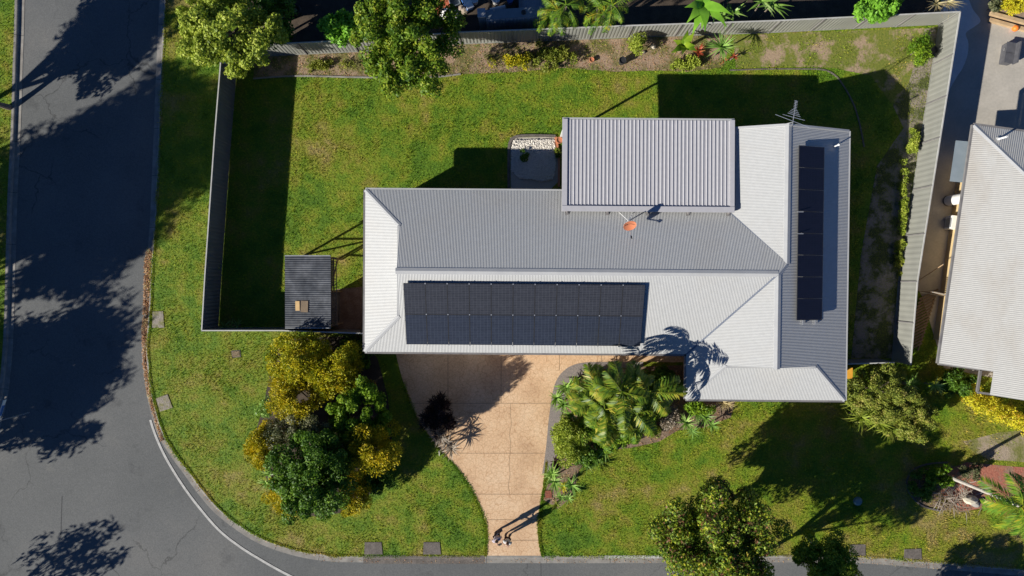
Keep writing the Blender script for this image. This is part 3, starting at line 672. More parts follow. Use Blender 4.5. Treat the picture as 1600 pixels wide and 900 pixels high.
for r_ in range(2):
    for k in range(11):
        x = sx0 + pw * (k + .5); y = sy1 - (r_ + .5) * pl * math.cos(ang); z = pS(x, y) + stand / math.cos(ang)
        end = 'left' if k < 6 else 'right'; o_ = ordn[k] if k < 6 else ordn[10 - k]
        solar(f'black solar panel on the sunny south slope, {"upper" if r_ == 0 else "lower"} row, {o_} from the {end} end',
              to_world((x, y, z)), 'X', ang, pw - .012, pl - .012, 'pv' if r_ == 0 else 'pvb', 'solar panels on the south slope')
# rails under the big array, with the bright clamps that show between panels
railt = Th('mounting_rails', 'aluminium rails and bright clamps under the large solar array', 'rails', ((sx0 + sx1) / 2, (sy0 + sy1) / 2, 3.6), rz=HROT)
for f in (.2, .8, 1.2, 1.8):
    y = sy1 - f * pl * math.cos(ang); z = pS(0, y) + .09
    railt.part('rail', MB().box(((sx0 + sx1) / 2 + .04, y, z), (sx1 - sx0 + .12, .04, .05)), M['alu'])
cl = MB()
for k in range(1, 11):
    x = sx0 + pw * k
    for y in (sy0 - .03, (sy0 + sy1) / 2, sy1 - .02):
        cl.box((x, y, pS(x, y) + stand / math.cos(ang) + .024), (.05, .055, .012), rot=Matrix.Rotation(ang, 3, 'X'))
railt.part('clamp', cl, M['alu'])
# the narrow array on the east slope
ey1 = HF(1268, 230, 3.5).y; ey0 = HF(1264, 500, 3.5).y
exw = HF(1247, 330, 3.95).x; exe = HF(1288, 330, 3.6).x
n8 = 8; pitch8 = (ey1 - ey0) / n8; wid8 = (exe - exw) / math.cos(R(17))
for k in range(n8):
    y = ey1 - (k + .5) * pitch8; x = (exw + exe) / 2; z = pE(x, y) + .165
    end = 'back' if k < 4 else 'street'; o_ = ordn[k] if k < 4 else ordn[7 - k]
    o = solar(f'dark solar panel in the narrow east slope column, {o_} from its {end} end', to_world((x, y, z)), 'Y', R(17), wid8, pitch8 - .012, 'pvd', 'solar panels on the east slope')
rail2 = Th('mounting_rails', 'rails with pale ends under the narrow east slope solar column', 'rails', ((exw + exe) / 2, (ey0 + ey1) / 2, 3.5), rz=HROT)
for f in (.27, .78):
    x = exw + f * (exe - exw); rail2.part('rail', MB().box((x, (ey0 + ey1) / 2 - .12, pE(x, 0) + .08), (.045, ey1 - ey0 + .26, .05)), M['alu'])
for py_ in (331.5, 365.5):
    q = HF(1249, py_, 3.9); rail2.part('bracket', MB().box((q.x, q.y, pE(q.x, 0) + .235), (.30, .035, .02)), M['alu'])
for x_ in (exw + .3, exe - .3):
    for y_ in (ey0 + .3, (ey0 + ey1) / 2, ey1 - .3):
        rail2.part('foot', MB().box((x_, y_, pE(x_, 0) + .06), (.05, .05, .14)), M['alu'])

# ------------------------------------------------------------------ satellite dish on the north slope
d0 = HF(981, 346, 3.6); dzb = pN(d0.x, d0.y)
dish = Th('satellite_dish', 'orange satellite dish on a mast below the patio roof edge', 'satellite dish', (d0.x, d0.y, dzb), rz=HROT)
mz = dzb + .75
dish.part('mast', MB().tube([(d0.x, d0.y, dzb - .03), (d0.x, d0.y, mz)], .028, 10), M['galv'])
nrm = Vector((.12, -.80, .58)).normalized(); ux = Vector((1, .15, 0)).normalized(); uy = nrm.cross(ux).normalized(); ux = uy.cross(nrm)
cc = Vector(HF(984, 352.5, mz + .1)) + nrm * .02
md = MB(); rings = 7; seg = 28; vs = [cc - nrm * .07]; fs = []
for i in range(1, rings + 1):
    t = i / rings
    for k in range(seg):
        a_ = 2 * math.pi * k / seg; vs.append(cc + ux * (.33 * t * math.cos(a_)) + uy * (.36 * t * math.sin(a_)) - nrm * (.07 * (1 - t * t)))
for k in range(seg): fs.append((0, 1 + k, 1 + (k + 1) % seg))
for i in range(rings - 1):
    for k in range(seg): fs.append((1 + i * seg + k, 1 + (i + 1) * seg + k, 1 + (i + 1) * seg + (k + 1) % seg, 1 + i * seg + (k + 1) % seg))
nb = len(vs); bvs = [Vector(v) - nrm * .012 for v in vs]; md.add(vs, fs); md.add(bvs, [f[::-1] for f in fs])
k0 = 1 + (rings - 1) * seg
md.add([vs[k0 + k] for k in range(seg)] + [bvs[k0 + k] for k in range(seg)], [(k, seg + k, seg + (k + 1) % seg, (k + 1) % seg) for k in range(seg)])
rfl = dish.part('reflector', md, M['orange'], smooth=True)
lg = MB()                                                             # dark lettering strokes across the face
def dpt(u, v): r2 = (u / .33) ** 2 + (v / .36) ** 2; return cc + ux * u + uy * v - nrm * (.07 * (1 - r2) - .006)
for u0, u1, v0, v1 in ((-.22, -.20, .0, .10), (-.20, -.13, .08, .10), (-.20, -.13, .03, .05), (-.12, -.10, .0, .10), (-.08, -.02, .06, .09), (-.02, .04, .085, .105), (.06, .12, .05, .075), (.12, .18, .03, .055), (.19, .21, .0, .07), (.22, .26, .02, .045)):
    lg.quad(dpt(u0, v0), dpt(u1, v0), dpt(u1, v1), dpt(u0, v1))
dish.part('lettering', lg, M['black'], rfl)
tip = cc + nrm * .52 - uy * .30
dish.part('feed_arm', MB().tube([cc - uy * .35, tip], .015, 8), M['galv']); dish.part('receiver', MB().tube([tip + nrm * .05, tip - nrm * .10 ], .035, 10), M['black'])
dish.part('backing_bracket', MB().bar(cc - nrm * .12, Vector((d0.x, d0.y, mz - .05)), .06, .06), M['galv'])
q = HF(968, 331, 3.3)
dish.part('stay', MB().tube([(d0.x, d0.y, dzb + .55), (q.x, q.y, pN(q.x, q.y) + .02)], .014, 6), M['white'])
q = HF(990, 332, 3.3)
dish.part('stay', MB().tube([(d0.x, d0.y, dzb + .55), (q.x, q.y, pN(q.x, q.y) + .02)], .014, 6), M['white'])

# ------------------------------------------------------------------ TV antenna on the wing's gable end
a0 = HF(1239, 192, 4.6); zA = 4.95
ab = Vector((xNR + .18, yNG - .05, zNR - .02))
ant = Th('tv_antenna', 'metal fishbone television antenna on the gable end of the wing', 'antenna', ab, rz=HROT)
top = Vector((HF(1239, 190, zA).x, HF(1239, 190, zA).y, zA))
ant.part('mast', MB().tube([ab, top], .022, 8), M['galv'])
b1 = HF(1244, 157, zA); boom0 = top + (top - b1).normalized() * .15; boom0.z = zA; b1.z = zA
ant.part('boom', MB().bar(boom0, b1, .03, .03), M['alu'])
dv = (b1 - boom0); n_ = dv.normalized(); sd_ = Vector((n_.y, -n_.x, 0))
def elem(t, half, zz=0, skew=0):
    c = boom0 + dv * t + Vector((0, 0, zz)); s2 = (sd_ + n_ * skew).normalized()
    ant.part('element', MB().tube([c - s2 * half, c + s2 * half], .011, 6), M['alu'])
for i in range(10): elem(.98 - i * .064, .085 if i < 6 else .10 + .055 * (i - 5), .015, -.15)
elem(.30, .55, .015, -.12); elem(.14, .92, .02, -.22)
ant.part('brace', MB().tube([top - Vector((0, 0, .12)), (ab.x - .5, ab.y + .02, zNR + .1)], .014, 6), M['alu'])

# ================================================================== NEIGHBOUR'S HOUSE
nz = 2.7
n0 = P(1522, 195, nz); n1 = P(1467, 568, nz)
nd = (n1 - n0); NL = nd.length; nrot = math.atan2(nd.x, -nd.y)
nb_ = Matrix.Rotation(-nrot, 3, 'Z')
def nf(p): q = p.copy(); q.rotate(nb_); return q
o0 = nf(n0); X0, Y0 = o0.x, o0.y
nh = Th('house', 'cream house with a weathered white corrugated roof at the right edge', 'house', (X0 + 5, Y0 - 6, 0), rz=nrot)
q = nf(P(1534, 577, nz)); stepx = q.x; q = nf(P(1531, 613, nz)); yB = q.y; Y1 = Y0 - NL; RW = 5.4
qW = lambda x, y: nz + .38 * (x - X0); qE = lambda x, y: nz + .38 * (X0 + 2 * RW - x); qN = lambda x, y: nz + .38 * (Y0 - y)
nr = MB()
corr(nr, [(yB, stepx, X0 + RW), (Y1, stepx, X0 + RW), (Y1, X0, X0 + RW), (Y0 - RW, X0, X0 + RW), (Y0, X0, X0)], 'y', qW, pitch=.10, amp=.007)
corr(nr, [(yB, X0 + RW, X0 + 2 * RW), (Y0 - RW, X0 + RW, X0 + 2 * RW), (Y0, X0 + 2 * RW, X0 + 2 * RW)], 'y', qE, pitch=.10, amp=.007)
corr(nr, [(X0, Y0, Y0), (X0 + RW, Y0 - RW, Y0), (X0 + 2 * RW, Y0, Y0)], 'x', qN, pitch=.10, amp=.007)
nroof = nh.part('roof', nr, M['nroof'])
zrn = nz + .38 * RW
cap((X0, Y0, nz), (X0 + RW, Y0 - RW, zrn), .12, par=nroof, th=nh); cap((X0 + 2 * RW, Y0, nz), (X0 + RW, Y0 - RW, zrn), .12, par=nroof, th=nh); cap((X0 + RW, yB, zrn), (X0 + RW, Y0 - RW, zrn), .16, par=nroof, th=nh)
def ngut(a, b): nh.part('gutter', MB().bar((*a, nz - .06), (*b, nz - .06), .11, .11), M['gutter'])
ngut((X0 - .05, Y0), (X0 - .05, Y1)); ngut((X0, Y0 + .05), (X0 + 2 * RW, Y0 + .05)); ngut((X0, Y1 - .02), (stepx, Y1 - .02)); ngut((stepx, yB - .02), (X0 + 2 * RW, yB - .02)); ngut((stepx - .02, Y1), (stepx - .02, yB))
nw = MB(); ww = 1.2
ni = [(X0 + ww, Y0 - ww), (X0 + ww, Y1 + ww), (stepx + ww, Y1 + ww), (stepx + ww, yB + ww), (X0 + 2 * RW - ww, yB + ww), (X0 + 2 * RW - ww, Y0 - ww)]
for i in range(6):
    a, b = ni[i], ni[(i + 1) % 6]; nw.quad((*a, 0), (*b, 0), (*b, 2.7), (*a, 2.7))
nh.part('wall', nw, M['cream'])
for y_ in (Y0 - 1.8, Y0 - 11.6):
    o = nh.part('window', MB().box((X0 + ww, y_, 1.5), (.06, 1.3, 1.0)), M['glass']); nh.part('sill', MB().box((X0 + ww - .04, y_, .97), (.14, 1.45, .06)), M['white'], o)
nv = nf(P(1575, 213, 3.6)); zz = qN(nv.x, nv.y)
nvp = Th('vent_pipe', 'white vent pipe on the dark hip of the neighbouring roof', 'pipe', (nv.x, nv.y, zz), rz=nrot)
nvp.part('pipe', MB().tube([(nv.x, nv.y, zz - .02), (nv.x, nv.y, zz + .6)], .05, 10), M['white']); nvp.part('collar', MB().lathe((nv.x, nv.y, zz - .04), [(.14, 0), (.13, .04), (.06, .09)], 12), M['cap'])
# things along the neighbour's wall
q = nf(P(1501, 252, 2.3))
aw = Th('awning', 'blue grey sheet awning over the neighbouring side window', 'awning', (q.x, q.y, 0), rz=nrot)
aw.part('sheet', MB().box((q.x + .05, q.y, 2.25), (.78, 2.15, .03), rot=Matrix.Rotation(R(-12), 3, 'Y')), M['awn']); aw.part('bracket', MB().bar((X0 + ww, q.y - .9, 1.8), (q.x - .2, q.y - .9, 2.2), .03, .03), M['alu']); aw.part('bracket', MB().bar((X0 + ww, q.y + .9, 1.8), (q.x - .2, q.y + .9, 2.2), .03, .03), M['alu'])
q = P(1481, 314, 0)
wh = Th('water_heater', 'white cylindrical water heater against the cream wall', 'water heater', q)
wh.part('tank', MB().lathe(q, [(.27, .08), (.28, .1), (.28, 1.42), (.27, 1.46), (.2, 1.5), (.04, 1.5)], 24), M['white'], smooth=False)
wh.part('base', MB().lathe(q, [(.30, 0), (.30, .08)], 20), M['darkkerb']); wh.part('top_cap', MB().lathe(q, [(.10, 1.5), (.10, 1.53), (.03, 1.56)], 14), M['galv']); wh.part('pipe', MB().tube([q + Vector((.1, .1, 1.5)), q + Vector((.1, .1, 1.7)), q + Vector((.35, .1, 1.7))], .02, 8), M['galv'])
q = P(1479, 349, 0)
ac = Th('air_conditioner', 'white air conditioner box standing by the cream wall', 'air conditioner', q)
ac.part('casing', MB().box(q + Vector((0, 0, .45)), (.34, .72, .62), rz=nrot), M['white']); ac.part('grille', MB().box(q + Vector((-.175, 0, .45)), (.012, .5, .5), rz=nrot), M['galv'])
ac.part('foot', MB().box(q + Vector((0, .26, .07)), (.32, .05, .14), rz=nrot), M['galv']); ac.part('foot', MB().box(q + Vector((0, -.26, .07)), (.32, .05, .14), rz=nrot), M['galv'])
a, b = P(1431, 441, .25), P(1474, 413, 1.1)
pl_ = Th('pole', 'thin pale pole leaning on the wall over the shaded side path', 'pole', a); pl_.part('shaft', MB().tube([P(1431, 441, .02), b], .022, 6), M['sleeper'])
pl_.part('end_cap', MB().tube([b, b + (b - a).normalized() * .06], .028, 6), M['black'])
# timber slats imitating the striped paling shadows, and the batten gate
dk = Th('shadow_slats', 'brown slats imitating striped shadow in the side passage by the cream wall', 'shadow slats', P(1445, 510, 0))
for i in range(16):
    y = 464 + i * 5.6; x0 = 1436 - i * 1.7; a, b = P(x0, y + 4, .08), P(x0 + 30, y - 12, .08)
    dk.part('slat', MB().bar(a, b, .09, .03), M['timber'])
for dx in (4, 24):
    dk.part('bearer', MB().bar(P(1436 + dx, 466, .04), P(1410 + dx, 548, .04), .06, .05), M['timber'])
gt = Th('timber_gate', 'narrow batten gate closing the passage beside the cream wall', 'gate', P(1448, 459, 0))
ga, gb = P(1432, 455, 0), P(1467, 462, 0)
for i in range(9):
    c = ga.lerp(gb, (i + .5) / 9); gt.part('batten', MB().box((c.x, c.y, .85), (.07, .02, 1.6), rz=math.atan2(gb.y - ga.y, gb.x - ga.x)), M['timber'])
for z in (.3, 1.45): gt.part('rail', MB().bar((ga.x, ga.y - .022, z), (gb.x, gb.y - .022, z), .02, .08), M['rail'])

# ================================================================== FENCES
def fence(name, label, pts, h, m, post=2.4, group=None, rib_p=.2, railm='rail', amp=.02):
    pts = [Vector((p.x, p.y, 0)) for p in pts]; t = Th(name, label, 'fence', pts[0], group)
    rest = 0.0
    for i in range(len(pts) - 1):
        a, b = pts[i], pts[i + 1]; ln = (b - a).length; d = (b - a).normalized(); nn = Vector((-d.y, d.x, 0)); k = max(1, round(ln / post))
        for j in range(k):
            p, q_ = a.lerp(b, j / k), a.lerp(b, (j + 1) / k); w_ = (q_ - p).length; mb = MB(); vs = []; n = max(4, int(w_ / (rib_p / 4)))
            for s in range(n + 1):
                u = w_ * s / n; tt = (u / rib_p) % 1; o = amp * (1 if tt < .3 else (1 - (tt - .3) / .12 if tt < .42 else (0 if tt < .88 else (tt - .88) / .12)))
                c = p + d * u + nn * o; vs += [(c.x, c.y, .05), (c.x, c.y, h - .03)]
            mb.add(vs, [(2 * s, 2 * s + 2, 2 * s + 3, 2 * s + 1) for s in range(n)]); t.part('panel', mb, M[m])
            t.part('post', MB().box((p.x, p.y, h / 2), (.06, .085, h - .01), rz=math.atan2(d.y, d.x)), M['gutter'])
        t.part('top_rail', MB().bar((a.x, a.y, h - .02), (b.x, b.y, h - .02), .06, .05), M[railm]); t.part('bottom_rail', MB().bar((a.x, a.y, .06), (b.x, b.y, .06), .05, .06), M[m])
    e_ = pts[-1]; t.part('post', MB().box((e_.x, e_.y, h / 2), (.07, .07, h)), M[m])
    return t
FW = 2.05
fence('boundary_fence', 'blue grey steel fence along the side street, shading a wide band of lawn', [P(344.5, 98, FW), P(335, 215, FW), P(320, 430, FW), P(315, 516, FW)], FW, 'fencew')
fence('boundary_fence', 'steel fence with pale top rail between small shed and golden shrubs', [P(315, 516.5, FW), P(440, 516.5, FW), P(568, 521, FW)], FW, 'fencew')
wN = P(344.5, 98, FW)
fence('boundary_fence', 'ribbed grey green steel fence behind the back garden bed', [Vector((wN.x + .1, wN.y + .02, 0)), P(400, 88.5), P(560, 81), P(720, 69), P(800, 66), P(980, 59), P(1200, 51.5), P(1466, 38.5)], 1.85, 'fence', rib_p=.19)
fence('boundary_fence', 'grey steel fence between the side path and the concrete yard', [P(1466.5, 39), P(1437, 225), P(1403, 440), P(1393, 563)], 1.85, 'fence', rib_p=.30, amp=.012)
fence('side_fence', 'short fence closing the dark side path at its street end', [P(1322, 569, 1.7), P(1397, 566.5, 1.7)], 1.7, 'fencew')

# ================================================================== SHED
s0, s1 = P(445.5, 512, 2.15), P(516, 400, 2.15)
sh = Th('garden_shed', 'small open sided shed with a dark rusty corrugated roof', 'shed', ((s0.x + s1.x) / 2, (s0.y + s1.y) / 2, 0))
sz = lambda x, y: 2.15 - .03 * (x - s0.x)
sr = MB(); corr(sr, [(s0.y, s0.x, s1.x), (s1.y, s0.x, s1.x)], 'y', sz, pitch=.115, amp=.014); sh.part('roof_sheet', sr, M['shed'])
sh.part('fascia', MB().box(((s0.x + s1.x) / 2, s1.y + .02, 2.09), (s1.x - s0.x, .04, .14)).box(((s0.x + s1.x) / 2, s0.y - .02, 2.09), (s1.x - s0.x, .04, .14)), M['galv'])
for x, y in ((s0.x + .08, s0.y + .08), (s1.x - .08, s0.y + .08), (s0.x + .08, s1.y - .08), (s1.x - .08, s1.y - .08), (s1.x - .08, (s0.y + s1.y) / 2)):
    sh.part('post', MB().box((x, y, 1.03), (.09, .09, 2.06)), M['timber'])
for a, b in (((s0.x + .08, s1.y - .08, 1.15), (s1.x - .08, s1.y - .08, 1.15)), ((s1.x - .08, s1.y - .08, 1.15), (s1.x - .08, s0.y + .08, 1.15)), ((s1.x - .08, s1.y - .15, .3), (s1.x - .08, (s0.y + s1.y) / 2, 1.9)), ((s0.x + .08, s1.y - .08, .25), (s1.x - .08, s1.y - .08, 1.1))):
    sh.part('rail', MB().bar(a, b, .05, .09), M['timber'])
sh.part('wall_panel', MB().box(((s0.x + s1.x) / 2, s0.y + .1, 1.0), (s1.x - s0.x - .3, .03, 1.9)), M['shed']); sh.part('wall_panel', MB().box((s1.x - .06, s0.y + 1.1, 1.0), (.03, 1.7, 1.9)), M['shed']); sh.part('wall_panel', MB().box((s1.x - .065, s1.y - .9, 1.7), (.03, 1.4, .6)), M['shed'])
q = P(464.5, 478, 2.2)
pb = tag(MB().box((q.x, q.y, sz(q.x, q.y) + .03), (.22, .50, .025), rz=.02).build('plywood_offcut', M['ply']), 'small pale plywood board lying on the dark shed roof', 'board')
q = P(475, 479, 2.2); tag(MB().box((q.x, q.y, sz(q.x, q.y) + .026), (.38, .60, .014), rz=-.03).build('steel_offcut', M['rock'] if False else M['timber']), 'brown square sheet beside the plywood board on the shed roof', 'sheet')
# lattice strip beside the shed
lt = Th('lattice_screen', 'weathered timber lattice strip beside the shed', 'lattice', P(521, 440, 0))
la, lb = P(521, 402, 1.75), P(523, 510, 1.75)
for i in range(24):
    c = la.lerp(lb, (i + .5) / 24); lt.part('batten', MB().box((c.x, c.y, 1.75), (.30, .035, .02)), M['timber'])
for dx in (-.13, .13): lt.part('rail', MB().bar((la.x + dx, la.y, 1.72), (lb.x + dx, lb.y, 1.72), .035, .04), M['timber'])
for f in (.02, .5, .98):
    c = la.lerp(lb, f); lt.part('post', MB().box((c.x, c.y, .85), (.06, .06, 1.7)), M['timber'])

# ================================================================== PLANTS
def rdir(n): v = rng.normal(size=(n, 3)); return v / np.linalg.norm(v, axis=1)[:, None]
def leaves(C, nrm, Ln, Wd, axis=None):
    n = len(C); t = axis if axis is not None else np.cross(nrm, rdir(n)); t = t / (np.linalg.norm(t, axis=1)[:, None] + 1e-9)
    b = np.cross(nrm, t); b /= (np.linalg.norm(b, axis=1)[:, None] + 1e-9)
    Ls = Ln * rng.uniform(.6, 1.25, (n, 1)); Ws = Wd * rng.uniform(.7, 1.2, (n, 1))
    fold = nrm * Ws * .18
    return np.stack([C - t * Ls * .5, C + b * Ws * .5 - t * Ls * .05 + fold, C + t * Ls * .5, C - b * Ws * .5 - t * Ls * .05 + fold], 1).reshape(-1, 3)
def clumps(c, r, n, lo=.45, zmin=-.35):
    d = rdir(n * 3); d = d[d[:, 2] > zmin][:n]; k = rng.uniform(lo, 1.0, (len(d), 1)); return np.array(c) + d * k * np.array(r)
def cloud(cl, cr, n, Ln, Wd, style='leaf', centre=None, up=.35):
    n = int(n); i = rng.integers(0, len(cl), n); d = rdir(n); rr = (np.asarray(cr)[i] if np.ndim(cr) else np.full(n, cr))[:, None] * rng.uniform(.25, 1, (n, 1)) ** .5
    C = cl[i] + d * rr
    if style == 'spike':
        ax = d * .9 + np.array([0, 0, .25]) + rng.normal(size=(n, 3)) * .45; ax /= np.linalg.norm(ax, axis=1)[:, None]
        up_ = np.array([-.25, -.12, 1.0]) + rng.normal(size=(n, 3)) * .55; nrm = up_ - ax * np.sum(up_ * ax, axis=1)[:, None]; nrm /= np.linalg.norm(nrm, axis=1)[:, None] + 1e-9; return leaves(C, nrm, Ln, Wd, ax)
    nrm = d * .6 + rng.normal(size=(n, 3)) * .5 + np.array([0, 0, up]); nrm /= np.linalg.norm(nrm, axis=1)[:, None]
    return leaves(C, nrm, Ln, Wd)
def bush(name, label, cat, x, y, zc, r, rz_, pal, n, Ln=.14, Wd=.07, ncl=26, clr=.34, style='leaf', group=None, trunk=None, base=None, stems=5, lo=.45, zmin=-.35, tr=.06, part='foliage', tname='stem', bark='bark', extra=None):
    """crown centred on the photo point (x, y) at height zc; r in photo pixels (x, y) at that height"""
    c = P(x, y, zc); s = (H - zc) / FPX * 1.14; rx, ry = (r if isinstance(r, tuple) else (r, r)); rx *= s; ry *= s; n = int(n * 1.8)
    b = base if base is not None else Vector((c.x, c.y, 0))
    t = Th(name, label, cat, b, group)
    rad = np.array((rx, ry, rz_)); cr = clr * (rx * ry * rz_) ** (1 / 3)
    low = tname == 'stem' and zc - rz_ > .15                            # shrubs are leafy down to the ground
    cl = clumps(c, np.maximum(rad - cr * .6, .05), int(ncl * (1.35 if low else 1)), lo, -.95 if low else zmin)
    if low:
        dz = c.z - cl[:, 2]; cl[:, 2] = np.where(dz > 0, c.z - dz * max(1, (c.z - .3) / rz_), cl[:, 2]); n = int(n * 1.3)
    crs = cr * rng.uniform(.7, 1.25, len(cl))
    V = cloud(cl, crs, n, Ln, Wd, style)
    npmesh(part, V, 4, L[pal], t.o, t.b)
    mb = MB(); fork = Vector((b.x, b.y, 0)).lerp(Vector(c), .55)
    mb.tube([(b.x, b.y, -.05), b.lerp(fork, .5), fork], [tr * 1.25, tr, tr * .8], 8)
    for k in rng.choice(len(cl), min(stems, len(cl)), replace=False):
        e = Vector(cl[k]); mb.tube([fork, fork.lerp(e, .55) + Vector((0, 0, .05)), e], [tr * .7, tr * .45, tr * .15], 6)
    t.part(tname, mb, M[bark])
    return t
def tree(*a, **k): k.setdefault('tname', 'trunk'); k.setdefault('part', 'crown'); k.setdefault('tr', .13); k.setdefault('stems', 12); return bush(*a, **k)
def straps(C, n, Ln, Wd, rise=(.2, 1.2), droop=.5, seg=4, yaw=None):
    """n arching strap leaves from one point: quads, one island per leaf"""
    V = []
    for i in range(n):
        a = rng.uniform(0, 2 * math.pi) if yaw is None else yaw[i]; e = rng.uniform(*rise); l = Ln * 1.12 * rng.uniform(.7, 1.15); d = np.array((math.cos(a), math.sin(a), 0)); s = np.array((-math.sin(a), math.cos(a), 0))
        p = np.array(C, float); row = []
        for k in range(seg + 1):
            t = k / seg; wv = 1.35 * Wd * (.55 + .45 * math.sin(math.pi * min(1, t * 1.2 + .1))) * (1 - t ** 3 * .95)
            row += [p - s * wv / 2, p + s * wv / 2]
            ee = e - droop * t * 2; p = p + (d * math.cos(ee) + np.array((0, 0, 1)) * math.sin(ee)) * l / seg
        V += row
    return V
SF = lambda seg: [(2 * k, 2 * k + 1, 2 * k + 3, 2 * k + 2) for k in range(seg)]
def rosette(name, label, cat, pts, pal, Ln, n=26, Wd=.05, rise=(.15, 1.2), droop=.35, group=None, hgt=.25, stem='stem'):
    """one plant; pts = photo points (x, y, height) of its heads"""
    c0 = P(*pts[0]); t = Th(name, label, cat, Vector((c0.x, c0.y, 0)), group); V = []; mb = MB()
    for x, y, z in pts:
        c = P(x, y, z); V += straps(c, n, Ln, Wd, rise, droop); mb.tube([(c0.x * .3 + c.x * .7, c0.y * .3 + c.y * .7, -.03), c], [.05, .03], 6)
    npmesh('foliage', V, 10, L[pal], t.o, t.b, SF(4)); t.part(stem, mb, M['bark']); return t
def frond(base, yaw, elev, Ln, droop, lw=.05, ll=.42, n=26, hang=.5):
    """one pinnate leaf: rachis points and leaflets"""
    d = np.array((math.cos(yaw), math.sin(yaw), 0)); s = np.array((-math.sin(yaw), math.cos(yaw), 0)); p = np.array(base, float); pts = [p.copy()]; V = []
    for k in range(n):
        t = k / n; e = elev - droop * (t ** 1.3) * 1.6; st_ = d * math.cos(e) + np.array((0, 0, 1)) * math.sin(e); p = p + st_ * Ln / n; pts.append(p.copy())
        if t < .14: continue
        l = ll * math.sin(math.pi * (.12 + .80 * t)) ** .7 * rng.uniform(.85, 1.1)
        for sg in (-1, 1):
            ax = s * sg * .85 + st_ * .55 + np.array((0, 0, -hang * rng.uniform(.6, 1.2))) + rng.normal(size=3) * .07; ax /= np.linalg.norm(ax)
            nn = np.cross(ax, st_); nn /= np.linalg.norm(nn) + 1e-9; bb = np.cross(nn, ax)
            V += [p, p + ax * l * .4 + bb * lw / 2, p + ax * l, p + ax * l * .4 - bb * lw / 2]
    return pts, V
def palm(name, label, crowns, pal, nf_, Ln, elev=(.1, 1.1), droop=(.7, 1.2), ll=.42, lw=.05, base=None, tr=.09, bark='bark', group=None, cat='palm', n=26, yaws=None, hang=.5):
    """crowns: photo points (x, y, height) of the growing tips"""
    c0 = P(*crowns[0]); b0 = base if base is not None else Vector((c0.x, c0.y, 0)); t = Th(name, label, cat, b0, group); V = []; mb = MB(); rb = MB()
    for ci, cpt in enumerate(crowns):
        c = P(*cpt); b = b0 if base is not None else Vector((c0.x * .6 + c.x * .4, c0.y * .6 + c.y * .4, 0))
        mb.tube([b - Vector((0, 0, .05)), b.lerp(c, .5), c - Vector((0, 0, .05)), c], [tr * 1.3, tr, tr * .9, tr * .5], 9)
        for k in range(nf_):
            y_ = 2 * math.pi * (k * .381966 + ci * .31) + rng.uniform(-.2, .2) if yaws is None else yaws[k % len(yaws)] + rng.uniform(-.1, .1)
            pts, v = frond(c, y_, rng.uniform(*elev), Ln * rng.uniform(.8, 1.1), rng.uniform(*droop), lw, ll, n, hang)
            V += v; rb.tube([pts[i] for i in range(0, n + 1, 4)] + [pts[-1]], [.022 * (1 - i / (n + 1)) + .006 for i in range(0, n + 1, 4)] + [.004], 5, cap=False)
    fo = npmesh('fronds', V, 4, L[pal], t.o, t.b); t.part('leaf_stalks', rb, L[pal]); t.part('trunk', mb, M[bark]); return t

# --- back boundary trees
tree('tree', 'lime green round tree where the side street fence meets the back fence', 'tree', 357, 48, 3.4, (82, 62), 1.9, 'lime', 11500, .17, .095, 100, .17, base=P(372, 60))
tree('tree', 'large mid green tree overhanging the back fence and lawn', 'tree', 640, 68, 3.9, (88, 84), 2.3, 'tree', 15000, .18, .095, 130, .16, base=P(645, 92), lo=.35)
tree('small_tree', 'small bright green bush in the dark yard behind the back fence', 'tree', 524, 42, 1.9, (30, 26), .8, 'bright', 1300, .22, .12, 16, .4, base=P(520, 55), tr=.05)
bush('shrub', 'dark leafy shrub at the top left behind the lime tree', 'shrub', 425, 30, 2.2, (34, 60), 1.2, 'dark', 2600, .18, .09, 22, .34)
palm('cane_palm', 'feathery golden cane palm arching over the back fence, left clump', [(872, 18, 3.0), (885, 8, 3.4), (862, 22, 2.6)], 'cane', 8, 1.45, (.0, 1.0), (1.0, 1.6), .36, .035, group='cane palms behind the back fence', hang=.8)
palm('cane_palm', 'feathery golden cane palm arching over the back fence, right clump', [(945, 20, 3.0), (957, 8, 3.3), (935, 10, 2.7)], 'cane', 8, 1.45, (.0, 1.0), (1.0, 1.6), .36, .035, group='cane palms behind the back fence', hang=.8)
def banana(label, x, y, z, n, Ln, pal='bright', yaws=None, wd=.42):
    c = P(x, y, z); t = Th('banana_plant', label, 'banana plant', (c.x, c.y, 0)); V = straps(c, n, Ln, wd, (.3, 1.0), .55, 4, yaws)
    npmesh('leaves', V, 10, L[pal], t.o, t.b, SF(4)); t.part('stem', MB().tube([(c.x, c.y, -.05), (c.x, c.y, z * .6), c], [.12, .10, .06], 9), M['timber']); return t
banana('broad leaved banana plant behind the back fence', 1098, 8, 2.2, 9, 1.5)
rosette('lily', 'clump of pale striped strap leaves just behind the back fence', 'lily', [(1130, 26, 1.6), (1112, 22, 1.5), (1145, 20, 1.5)], 'strap', .75, 12, .07)
rosette('dracaena', 'strappy pale green plant at the top edge behind the back fence', 'dracaena', [(1205, 8, 1.9), (1190, 2, 2.1)], 'strap', .95, 16, .09)
tree('small_tree', 'bright leafy bush poking over the back fence near its corner', 'tree', 1372, 6, 2.3, (44, 28), .9, 'bright', 1900, .20, .13, 22, .33, base=P(1365, 18), tr=.05)
rosette('grass_tuft', 'dry pale grass tuft behind the fence corner', 'grass tuft', [(1462, 6, 1.5), (1480, 4, 1.4)], 'straw', .8, 26, .03)
